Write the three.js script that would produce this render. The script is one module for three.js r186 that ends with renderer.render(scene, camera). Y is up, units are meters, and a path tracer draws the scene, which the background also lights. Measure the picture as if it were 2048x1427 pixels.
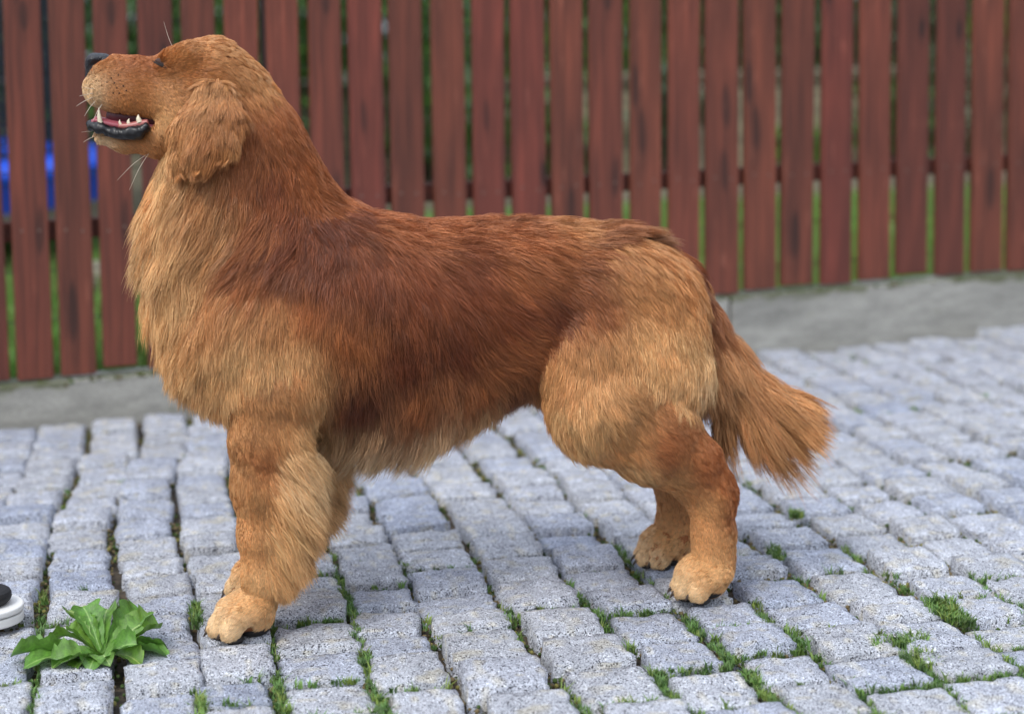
import * as THREE from 'three';
import { mergeGeometries } from 'three/addons/utils/BufferGeometryUtils.js';
import { RoundedBoxGeometry } from 'three/addons/geometries/RoundedBoxGeometry.js';
import { ImprovedNoise } from 'three/addons/math/ImprovedNoise.js';

// ------------------------------------------------------------------ camera, sky, sun, exposure
const scene = new THREE.Scene();
const F = 3480, CX = 1024, CY = 395.1, EYE = new THREE.Vector3(0, 0.797, 0);   // lens in photograph pixels
const camera = new THREE.PerspectiveCamera(2 * Math.atan(713.5 / F) * 180 / Math.PI, 2048 / 1427, 0.05, 200);
const rad = Math.PI / 180;
const look = new THREE.Vector3(Math.sin(11.5 * rad) * Math.cos(5.5 * rad), -Math.sin(5.5 * rad), -Math.cos(11.5 * rad) * Math.cos(5.5 * rad));
const right0 = new THREE.Vector3().crossVectors(look, new THREE.Vector3(0, 1, 0)).normalize();
const up0 = new THREE.Vector3().crossVectors(right0, look);
const cr = Math.cos(-0.9 * rad), sr = Math.sin(-0.9 * rad);
const camR = right0.clone().multiplyScalar(cr).addScaledVector(up0, sr);
const camU = right0.clone().multiplyScalar(-sr).addScaledVector(up0, cr);
camera.position.copy(EYE);
camera.quaternion.setFromRotationMatrix(new THREE.Matrix4().makeBasis(camR, camU, look.clone().negate()));
camera.setViewOffset(2048, 1427, 0, 713.5 - CY, 2048, 1427);
camera.focus = 2.33; camera.userData.fStop = 2.7;
camera.updateMatrixWorld(true);

// a bright, lightly veiled sky, a little brighter and whiter towards the sun's side
const SW = 256, SH = 128, skyData = new Float32Array(SW * SH * 4);
const sunDir = new THREE.Vector3(-0.42, 0.80, 0.43).normalize();
for (let j = 0; j < SH; j++) for (let i = 0; i < SW; i++) {
  const el = ((j + 0.5) / SH - 0.5) * Math.PI, az = ((i + 0.5) / SW - 0.5) * 2 * Math.PI;
  const y = Math.sin(el), c = Math.cos(el);
  const s = Math.max(0, c * Math.cos(az) * sunDir.x + y * sunDir.y + c * Math.sin(az) * sunDir.z);
  const t = Math.max(0, y), veil = Math.pow(s, 3) * 0.55, k = 4 * (j * SW + i);
  const L = 0.42 + 0.82 * t; skyData[k] = L * (0.88 - 0.08 * t) + veil; skyData[k + 1] = L * (0.95 - 0.04 * t) + veil * 0.97; skyData[k + 2] = L * 1.10 + veil * 0.92; skyData[k + 3] = 1;
}
const sky = new THREE.DataTexture(skyData, SW, SH, THREE.RGBAFormat, THREE.FloatType);
sky.mapping = THREE.EquirectangularReflectionMapping; sky.magFilter = THREE.LinearFilter; sky.needsUpdate = true;
scene.background = sky; scene.environment = sky;
scene.backgroundIntensity = 1; scene.environmentIntensity = 1;
const sun = new THREE.DirectionalLight(new THREE.Color(1.0, 0.95, 0.87), 1.4);
sun.position.copy(sunDir).multiplyScalar(12).add(new THREE.Vector3(0.6, 0, -2.5)); sun.target.position.set(0.6, 0, -2.5);
sun.castShadow = true; sun.shadow.radius = 34; sun.shadow.mapSize.set(2048, 2048);
Object.assign(sun.shadow.camera, { left: -4, right: 4, top: 4, bottom: -4, near: 1, far: 30 });
sun.name = 'sun'; scene.add(sun, sun.target);
const renderer = new THREE.WebGLRenderer({ antialias: true });
renderer.toneMapping = THREE.LinearToneMapping; renderer.toneMappingExposure = 1.35; renderer.shadowMap.enabled = true;

// ------------------------------------------------------------------ helpers
function rng(seed) { let a = seed >>> 0; return () => { a = (a + 0x6D2B79F5) | 0; let t = Math.imul(a ^ (a >>> 15), 1 | a); t = (t + Math.imul(t ^ (t >>> 7), 61 | t)) ^ t; return ((t ^ (t >>> 14)) >>> 0) / 4294967296; }; }
const perlin = new ImprovedNoise();
const N3 = (x, y, z) => perlin.noise(x, y, z);
const fbm = (x, y, z, o = 3) => { let s = 0, a = 0.5; for (let i = 0; i < o; i++) { s += a * N3(x, y, z); x *= 2.03; y *= 2.03; z *= 2.03; a *= 0.5; } return s; };
const clamp = (v, a, b) => Math.min(b, Math.max(a, v)), lerp = (a, b, t) => a + (b - a) * t, smooth = (a, b, x) => { const t = clamp((x - a) / (b - a), 0, 1); return t * t * (3 - 2 * t); };
const srgb = (r, g, b) => new THREE.Color().setRGB(r / 255, g / 255, b / 255, THREE.SRGBColorSpace);
const ray = (px, py) => look.clone().multiplyScalar(F).addScaledVector(camR, px - CX).addScaledVector(camU, -(py - CY));
const onGround = (px, py, h = 0) => { const d = ray(px, py); return EYE.clone().addScaledVector(d, (h - EYE.y) / d.y); };
const onPlane = (px, py, p, n) => { const d = ray(px, py); return EYE.clone().addScaledVector(d, (p.clone().sub(EYE).dot(n)) / d.dot(n)); };
const project = (p) => { const d = p.clone().sub(EYE), z = d.dot(look); return [CX + F * d.dot(camR) / z, CY - F * d.dot(camU) / z, z]; };
const names = new Map();
function unique(name) { const n = names.get(name) || 0; names.set(name, n + 1); return n ? `${name}_${String(n).padStart(3, '0')}` : name; }
function put(o, name, parent, data) { o.name = parent === scene ? unique(name) : name; if (data) Object.assign(o.userData, data); o.traverse((m) => { if (m.isMesh) { m.castShadow = m.receiveShadow = true; } }); parent.add(o); return o; }
const mesh = (g, m, name, parent, data) => put(new THREE.Mesh(g, m), name, parent, data);
const group = (name, data, parent = scene) => put(new THREE.Group(), name, parent, data);
function texture(w, h, fn, isColor = true) {
  const d = new Uint8Array(w * h * 4);
  for (let y = 0; y < h; y++) for (let x = 0; x < w; x++) { const c = fn(x, y), k = 4 * (y * w + x); d[k] = clamp(c[0], 0, 255); d[k + 1] = clamp(c[1], 0, 255); d[k + 2] = clamp(c[2], 0, 255); d[k + 3] = 255; }
  const t = new THREE.DataTexture(d, w, h, THREE.RGBAFormat); t.wrapS = t.wrapT = THREE.RepeatWrapping; t.magFilter = THREE.LinearFilter; t.minFilter = THREE.LinearMipmapLinearFilter; t.generateMipmaps = true;
  if (isColor) t.colorSpace = THREE.SRGBColorSpace; t.needsUpdate = true; return t;
}
const std = (o) => new THREE.MeshStandardMaterial({ roughness: 0.8, ...o });
const phys = (o) => new THREE.MeshPhysicalMaterial({ roughness: 0.8, ...o });
function tileNoise(size, cells, seed) {           // value noise that repeats over the tile
  const r = rng(seed), g = Float32Array.from({ length: cells * cells }, () => r() * 2 - 1);
  const at = (i, j) => g[((j % cells + cells) % cells) * cells + ((i % cells + cells) % cells)];
  return (x, y) => { const u = x / size * cells, v = y / size * cells, i = Math.floor(u), j = Math.floor(v), a = u - i, b = v - j, s = a * a * (3 - 2 * a), t = b * b * (3 - 2 * b); return lerp(lerp(at(i, j), at(i + 1, j), s), lerp(at(i, j + 1), at(i + 1, j + 1), s), t); };
}
function tube(points, radii, seg = 24, sides = 10, squash = 1) {   // a tapered tube through points
  const curve = new THREE.CatmullRomCurve3(points, false, 'centripetal'), pos = [], idx = [], fr = curve.computeFrenetFrames(seg, false);
  for (let i = 0; i <= seg; i++) {
    const t = i / seg, p = curve.getPoint(t), k = t * (radii.length - 1), a = Math.floor(Math.min(k, radii.length - 1.001)), r = lerp(radii[a], radii[a + 1], k - a);
    for (let j = 0; j < sides; j++) { const an = j / sides * Math.PI * 2; const v = p.clone().addScaledVector(fr.normals[i], Math.cos(an) * r).addScaledVector(fr.binormals[i], Math.sin(an) * r * squash); pos.push(v.x, v.y, v.z); }
  }
  for (let i = 0; i < seg; i++) for (let j = 0; j < sides; j++) { const a = i * sides + j, b = i * sides + (j + 1) % sides, c = a + sides, d = b + sides; idx.push(a, b, d, a, d, c); }
  for (const [o, s] of [[0, 1], [seg * sides, -1]]) { const c = pos.length / 3; const q = curve.getPoint(s > 0 ? 0 : 1); pos.push(q.x, q.y, q.z); for (let j = 0; j < sides; j++) s > 0 ? idx.push(c, o + (j + 1) % sides, o + j) : idx.push(c, o + j, o + (j + 1) % sides); }
  const g = new THREE.BufferGeometry(); g.setAttribute('position', new THREE.Float32BufferAttribute(pos, 3)); g.setIndex(idx); g.computeVertexNormals(); return g;
}

// ------------------------------------------------------------------ the ground under everything
const soilT = (() => { const a = tileNoise(256, 8, 3), b = tileNoise(256, 40, 4), c = tileNoise(256, 120, 5); return texture(256, 256, (x, y) => { const v = 62 + 14 * a(x, y) + 16 * b(x, y) + 22 * c(x, y); return [v, v * 0.86, v * 0.68]; }); })();
soilT.repeat.set(160, 160);
{
  const g = new THREE.PlaneGeometry(80, 80); g.rotateX(-Math.PI / 2);
  const soil = mesh(g, std({ map: soilT, roughness: 1 }), 'ground', scene, { kind: 'structure' });
  soil.position.set(0, -0.027, -10);
}

// ------------------------------------------------------------------ granite setts
const FA = new THREE.Vector3(-0.341, 0, -3.696), FB = new THREE.Vector3(2.218, 0, -4.168);      // the foot of the fence
const fe = FB.clone().sub(FA).normalize(), fn = new THREE.Vector3(-fe.z, 0, fe.x);               // along it; towards the viewer
const fenceDist = (x, z) => (x - FA.x) * fn.x + (z - FA.z) * fn.z;
const graniteMaps = (() => {
  const S = 1024, r = rng(11), v = new Float32Array(S * S).fill(0), big = tileNoise(S, 14, 21), mid = tileNoise(S, 60, 22), fine = tileNoise(S, 360, 23), f2 = tileNoise(S, 290, 24), f3 = tileNoise(S, 250, 26), warm = tileNoise(S, 24, 25);
  const col = new Float32Array(S * S * 3);
  for (let y = 0; y < S; y++) for (let x = 0; x < S; x++) {
    const k = y * S + x, a = f2(x, y), b = f3(x, y), c = fine(x, y);
    let L = 158 + 13 * big(x, y) + 9 * mid(x, y) + 22 * c, hue = 0;
    if (a > 0.34) L -= 100 * smooth(0.34, 0.7, a);        // dark mica
    else if (b > 0.3) { L += 48 * smooth(0.3, 0.7, b); }    // pale feldspar
    hue = warm(x, y);
    v[k] = L + 26 * b + 30 * (r() - 0.5);
    const w = hue > 0.25 ? (hue - 0.25) * 14 : 0;
    col[3 * k] = L * 0.975 + w + 12 * (r() - 0.5); col[3 * k + 1] = L * 0.995 + w * 0.4; col[3 * k + 2] = L * 1.03 - w * 1.2 + 5;
  }
  return [texture(S, S, (x, y) => { const k = 3 * (y * S + x); return [col[k], col[k + 1], col[k + 2]]; }), texture(S, S, (x, y) => { const q = v[y * S + x]; return [q, q, q]; }, false)];
})();
const settMats = [[1, 1, 1], [0.90, 0.92, 0.96], [1.06, 1.05, 1.02], [0.95, 0.94, 0.91], [0.80, 0.84, 0.92]].map((c) => std({ map: graniteMaps[0], bumpMap: graniteMaps[1], bumpScale: 0.0022, roughness: 0.62, color: new THREE.Color().setRGB(1.22 * c[0], 1.22 * c[1], 1.20 * c[2]) }));
function settGeometry(seed, nx = 10, nz = 9) {        // 1 x 1 x 1 footprint in metres of 0.12, 0.09, 0.11
  const X = 0.06, Z = 0.055, H = 0.09, r = rng(seed), g = new THREE.BoxGeometry(2 * X, H, 2 * Z, nx, 2, nz); g.translate(0, -H / 2, 0);
  const p = g.attributes.position, uv = g.attributes.uv, rr = 0.0065 + 0.004 * r(), o = seed * 7.31, skew = (r() - 0.5) * 0.10, taper = (r() - 0.5) * 0.12;
  for (let i = 0; i < p.count; i++) {
    let x = p.getX(i), y = p.getY(i), z = p.getZ(i);
    const cxx = clamp(x, -X + rr, X - rr), cyy = Math.min(y, -rr * 0.8), czz = clamp(z, -Z + rr, Z - rr);
    const d = new THREE.Vector3(x - cxx, (y - cyy) * 1.25, z - czz), l = d.length();
    if (l > 1e-6) { d.multiplyScalar(rr / l); x = cxx + d.x; y = cyy + d.y * 0.8; z = czz + d.z; }
    const a = fbm(x * 34 + o, y * 20, z * 34, 2), b = fbm(x * 34, y * 20 + o, z * 34 + 9, 2), topness = smooth(-0.03, 0, y);
    const edge = Math.max(Math.abs(x) / X, Math.abs(z) / Z);
    x = x * (1 + taper * z / Z * 0.5) + skew * z * 0.6 + a * 0.019 * smooth(0.3, 1, edge); z = z + skew * x * 0.5 + b * 0.019 * smooth(0.3, 1, edge);
    y += topness * (fbm(x * 22 + o, 3, z * 22, 2) * 0.007 + fbm(x * 90 + o, 7, z * 90, 2) * 0.004 - 0.002 * edge ** 4);
    p.setXYZ(i, x, y, z);
  }
  const n = g.attributes.normal, ou = r(), ov = r();
  for (let i = 0; i < p.count; i++) { const ax = Math.abs(n.getX(i)), ay = Math.abs(n.getY(i)); const x = p.getX(i) / 0.42, y = p.getY(i) / 0.42, z = p.getZ(i) / 0.42; ay > 0.5 ? uv.setXY(i, x + ou, z + ov) : ax > 0.5 ? uv.setXY(i, y + ou, z + ov) : uv.setXY(i, x + ou, y + ov); }
  const drop = []; const ix = g.index.array;      // no underside
  for (let i = 0; i < ix.length; i += 3) if (!(n.getY(ix[i]) < -0.5)) drop.push(ix[i], ix[i + 1], ix[i + 2]);
  g.setIndex(drop);
  const keep = new Float32Array(p.count * 3); // smooth normals across the box's seams
  const acc = new Map(), key = (i) => `${Math.round(p.getX(i) * 2e4)},${Math.round(p.getY(i) * 2e4)},${Math.round(p.getZ(i) * 2e4)}`;
  g.computeVertexNormals();
  for (let i = 0; i < p.count; i++) { const k = key(i), s = acc.get(k) || [0, 0, 0]; s[0] += n.getX(i); s[1] += n.getY(i); s[2] += n.getZ(i); acc.set(k, s); }
  for (let i = 0; i < p.count; i++) { const s = acc.get(key(i)), l = Math.hypot(...s) || 1; n.setXYZ(i, s[0] / l, s[1] / l, s[2] / l); }
  return g;
}
const pavement = group('pavement', { kind: 'structure' });
const joints = [];      // [x, z, width, across]
{
  const geos = Array.from({ length: 26 }, (_, i) => settGeometry(i + 1)), low = Array.from({ length: 8 }, (_, i) => settGeometry(i + 90, 4, 4));
  const r = rng(77), list = [];
  const bend = (z) => 0.016 * Math.sin(z * 2.1 + 1) + 0.010 * Math.sin(z * 5.3);
  let x = -1.7, s = 0;
  while (x < 3.4) {
    const w = 0.088 + 0.022 * r(), gap = 0.006 + 0.007 * r(), dir = 0.0 + 0.02 * (r() - 0.5);
    let z = -1.35 - 0.08 * r();
    while (z > -5.2) {
      const l = 0.072 + 0.048 * r(), g2 = 0.005 + 0.011 * r(), zc = z - l / 2, xc = x + w / 2 + bend(zc + s * 0.1) + (zc + 3) * dir * 0.15;
      if (fenceDist(xc, zc) > 0.035) { list.push([xc + (r() - 0.5) * 0.012, zc, w * (0.94 + 0.1 * r()), l, r(), r(), r(), r(), r()]); joints.push([xc, z + g2 / 2 - 0.001, w, true], [x + w + gap / 2 + bend(zc + s * 0.1) + (zc + 3) * dir * 0.15, zc, l, false]); }
      z -= l + g2;
    }
    x += w + gap; s++;
  }
  for (const q of list) { const [px, py] = project(new THREE.Vector3(q[0], 0, q[1])); q.vis = px > -60 && px < 2110 && py < 1500 ? py : -1; }
  list.sort((a, b) => b.vis - a.vis);
  const rest = [];
  list.forEach((q, i) => {
    const [xc, zc, w, l, a, b, c, d, e] = q;
    const o = new THREE.Object3D(); o.position.set(xc, (c - 0.5) * 0.013, zc); o.rotation.set((d - 0.5) * 0.085, (a > 0.5 ? Math.PI : 0) + (a - 0.5) * 0.14, (e - 0.5) * 0.08); o.scale.set(w / 0.12, 1, l / 0.11); o.updateMatrix();
    if (i < 300) {
      const m = new THREE.Mesh(geos[Math.floor(b * geos.length)], settMats[e > 0.93 ? 4 : Math.floor(d * 4)]); m.applyMatrix4(o.matrix); put(m, i ? `sett_${String(i).padStart(3, '0')}` : 'sett', pavement);
    } else rest.push((q.vis > 0 ? geos[Math.floor(b * geos.length)] : low[Math.floor(b * low.length)]).clone().applyMatrix4(o.matrix));
  });
  mesh(mergeGeometries(rest), settMats[0], 'far_setts', pavement, { kind: 'stuff' });
}
// ------------------------------------------------------------------ red slat fence on its concrete plinth
const woodTex = (seed, knots) => {
  const W = 128, H = 1024, r = rng(seed), ks = Array.from({ length: knots }, () => [10 + r() * 108, 60 + r() * 900, 8 + r() * 9, 1.0 + r() * 0.8, (r() - 0.5) * 0.5]), o = seed * 3.7, base = 0.9 + 0.2 * r(), redd = r() * 10;
  return texture(W, H, (x, y) => {
    let u = x + 7 * N3(y * 0.006, o, 0.5), near = 0, ring = 0;
    for (const [kx, ky, kr, st, tilt] of ks) { const dy = (y - ky) / (st * 2), dx = x - kx - dy * tilt, d = Math.hypot(dx, dy) / kr; if (d < 6) { u += dx / (Math.abs(dx) + kr * 0.6) * 9 * Math.exp(-d * 0.8); near = Math.max(near, smooth(1.5, 0.75, d)); ring += 0.4 * Math.exp(-((d - 1.7) ** 2) * 4); } }
    const g = 0.5 + 0.5 * Math.sin(u * 0.23 + 6 * N3(u * 0.02, y * 0.0016, o)), fineG = N3(u * 0.55, y * 0.006, o + 3), fade = fbm(x * 0.02, y * 0.004, o + 8, 3), pale = smooth(0.22, 0.5, fbm(x * 0.035 + 9, y * 0.009, o + 20, 3));
    let L = base * (0.86 + 0.15 * g + 0.16 * fineG + 0.38 * fade) - 0.38 * near - 0.16 * ring;
    return [107 * L + 26 * pale + 4, (51 + redd * 0.6) * L + 21 * pale + 2, 41 * L + 19 * pale];
  });
};
const slatMats = Array.from({ length: 14 }, (_, i) => { const t = woodTex(i + 31, [2, 1, 3, 0, 2, 1, 2, 3, 1, 2, 0, 3, 1, 2][i]); return std({ map: t, bumpMap: t, bumpScale: 0.002, roughness: 0.68 }); });
const fence = group('picket_fence', { label: 'red-brown stained fence of upright wooden slats behind the dog', category: 'fence' });
fence.position.copy(FA); fence.quaternion.setFromRotationMatrix(new THREE.Matrix4().makeBasis(fe, new THREE.Vector3(0, 1, 0), fn));
{
  const r = rng(5), P0 = FA.clone().addScaledVector(fn, 0.0), along = (px, py) => onPlane(px, py, P0, fn).sub(FA).dot(fe);
  const edges = [[6, 80], [97, 168], [185, 253], [274, 342], [362, 428], [448, 515], [534, 598], [616, 680], [698, 766], [778, 843], [864, 927], [946, 1008], [1024, 1090], [1104, 1167], [1181, 1246], [1263, 1323], [1340, 1400], [1415, 1480], [1493, 1555], [1570, 1632], [1650, 1708], [1725, 1785], [1802, 1862], [1880, 1937], [1953, 2012], [2026, 2090]].map(([a, b]) => [along(a, 20), along(b, 20)]);
  for (let k = 0; k < 12; k++) { edges.unshift([edges[0][0] - 0.091, edges[0][1] - 0.091]); if (k > 8) continue; const l = edges[edges.length - 1]; edges.push([l[0] + 0.112, l[1] + 0.112]); }
  const STEP = along(607, 20), low = 0.092, high = 0.155, top = 1.16;
  const shapes = new Map();
  edges.forEach(([a, b], i) => {
    const w = Math.round((b - a) * 500) / 500, y0 = ((a + b) / 2 < STEP ? low : high) + (r() - 0.5) * 0.014, h = Math.round((top - y0) * 100) / 100, key = `${w},${h}`;
    if (!shapes.has(key)) shapes.set(key, new RoundedBoxGeometry(w, h, 0.021, 1, 0.0035));
    const m = mesh(shapes.get(key), slatMats[Math.floor(r() * slatMats.length)], i ? `slat_${String(i).padStart(3, '0')}` : 'slat', fence);
    m.position.set((a + b) / 2 + (r() - 0.5) * 0.003, y0 + h / 2, -0.012 + (r() - 0.5) * 0.004); m.rotation.z = (r() - 0.5) * 0.010 - 0.005; m.rotation.y = (r() - 0.5) * 0.05; if (r() < 0.5) m.rotateY(Math.PI);
    for (const ry of [(a + b) / 2 < STEP ? 0.395 : 0.432, (a + b) / 2 < STEP ? 0.98 : 1.02]) for (const s of [-0.24, 0.24]) { const n = new THREE.Mesh(nailGeo(), nailMat()); n.position.set(s * w * (m.rotation.y > 1 ? -1 : 1), ry - m.position.y + (r() - 0.5) * 0.012, 0.0108); if (Math.abs(m.rotation.y) > 1 || Math.abs(m.rotation.x) > 1) n.position.z = -0.0108; put(n, 'nail', m); }
  });
  const rail = (x0, x1, y) => { const m = mesh(new RoundedBoxGeometry(x1 - x0, 0.042, 0.03, 1, 0.004), railMat(), 'rail', fence); m.position.set((x0 + x1) / 2, y, -0.041); };
  rail(-1.15, STEP - 0.004, 0.395); rail(STEP + 0.004, 3.85, 0.432); rail(-1.15, STEP - 0.004, 0.98); rail(STEP + 0.004, 3.85, 1.02);
  for (const x of [-1.06, STEP - 0.045, 3.75]) { const p = mesh(new RoundedBoxGeometry(0.045, 1.1, 0.07, 1, 0.004), postMat(), 'post', fence); p.position.set(x, 0.55, -0.093); }
  function nailGeo() { return shapes.get('nail') || shapes.set('nail', new THREE.SphereGeometry(0.0032, 8, 5).scale(1, 1, 0.4)).get('nail'); }
  function nailMat() { return shapes.get('nm') || shapes.set('nm', std({ color: srgb(120, 96, 86), metalness: 0.4, roughness: 0.6 })).get('nm'); }
  function railMat() { return shapes.get('rm') || shapes.set('rm', (() => { const t = woodTex(51, 2); t.rotation = Math.PI / 2; return std({ map: t, color: srgb(205, 190, 185), roughness: 0.75 }); })()).get('rm'); }
  function postMat() { return shapes.get('pm') || shapes.set('pm', std({ map: slatMats[3].map, color: srgb(150, 140, 135), roughness: 0.8 })).get('pm'); }
  // plinth
  const conc = (() => { const a = tileNoise(512, 5, 61), b = tileNoise(512, 24, 62), c = tileNoise(512, 150, 63), d = tileNoise(512, 9, 64); return texture(512, 512, (x, y) => { const v = 149 + 12 * a(x, y) + 10 * b(x, y) + 12 * c(x, y), al = smooth(0.45, 1.0, d(x, y) * 0.4 + b(x, y) * 0.35 + (y > 440 ? (y - 440) / 75 : 0) + 0.25 * c(x, y)) * 0.7; return [lerp(v, 72, al), lerp(v * 0.99, 76, al), lerp(v * 0.945, 50, al)]; }); })();
  conc.repeat.set(1, 1);
  const plinth = group('concrete_plinth', { label: 'low grey concrete plinth under the red slat fence', category: 'plinth' });
  plinth.position.copy(fence.position); plinth.quaternion.copy(fence.quaternion);
  const cm = std({ map: conc, bumpMap: conc, bumpScale: 0.003, roughness: 0.9 });
  for (const [x0, x1, h] of [[-1.25, STEP - 0.003, low - 0.012], [STEP + 0.003, 1.72, high - 0.014], [1.726, 3.95, high - 0.012]]) {
    const g = new RoundedBoxGeometry(x1 - x0, h + 0.1, 0.08, 2, 0.006), p = g.attributes.position, uv = g.attributes.uv;
    for (let i = 0; i < p.count; i++) uv.setXY(i, (p.getX(i) + x0) * 1.1, 0.99 - (h / 2 + 0.05 - p.getY(i)) / 0.26 - Math.abs(p.getZ(i) - 0.04) * 0.3);
    const m = mesh(g, cm, 'panel', plinth); m.position.set((x0 + x1) / 2, h / 2 - 0.05, -0.034);
  }
  // moss along the top edge
  const mg = new THREE.IcosahedronGeometry(0.006, 0), im = new THREE.InstancedMesh(mg, std({ color: 0xffffff, roughness: 1 }), 2600), M = new THREE.Matrix4(), q = new THREE.Quaternion(), c = new THREE.Color();
  for (let i = 0; i < 2600; i++) { const x = -1.2 + 5.1 * r(), dens = fbm(x * 7, 3, 1, 2), h = x < STEP ? low - 0.012 : high - 0.013; q.setFromEuler(new THREE.Euler(r() * 6, r() * 6, r() * 6)); const s = 0.5 + r() * (0.8 + dens); M.compose(new THREE.Vector3(x, h - 0.002 - 0.014 * r() * r() * (1 + dens), 0.001 + 0.005 * (r() - 0.7) - (r() < 0.5 ? 0.02 * r() : 0)), q, new THREE.Vector3(s, s * 0.6, s)); im.setMatrixAt(i, M); im.setColorAt(i, c.setRGB(0.04 + 0.05 * r(), 0.05 + 0.05 * r(), 0.018)); }
  put(im, 'moss', plinth, { kind: 'stuff' });
  // wire mesh behind the slats
  const wire = group('wire_mesh', { label: 'thin grey wire mesh stretched behind the red slats', category: 'wire mesh' }); wire.position.copy(fence.position); wire.quaternion.copy(fence.quaternion);
  const wg = new THREE.CylinderGeometry(0.0013, 0.0013, 4.95, 6).rotateZ(Math.PI / 2), wm = std({ color: srgb(60, 68, 64), roughness: 0.6 });
  for (let k = 0; k < 9; k++) mesh(wg, wm, 'wire', wire).position.set(1.35, 0.2 + k * 0.105, -0.066);
}
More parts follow.
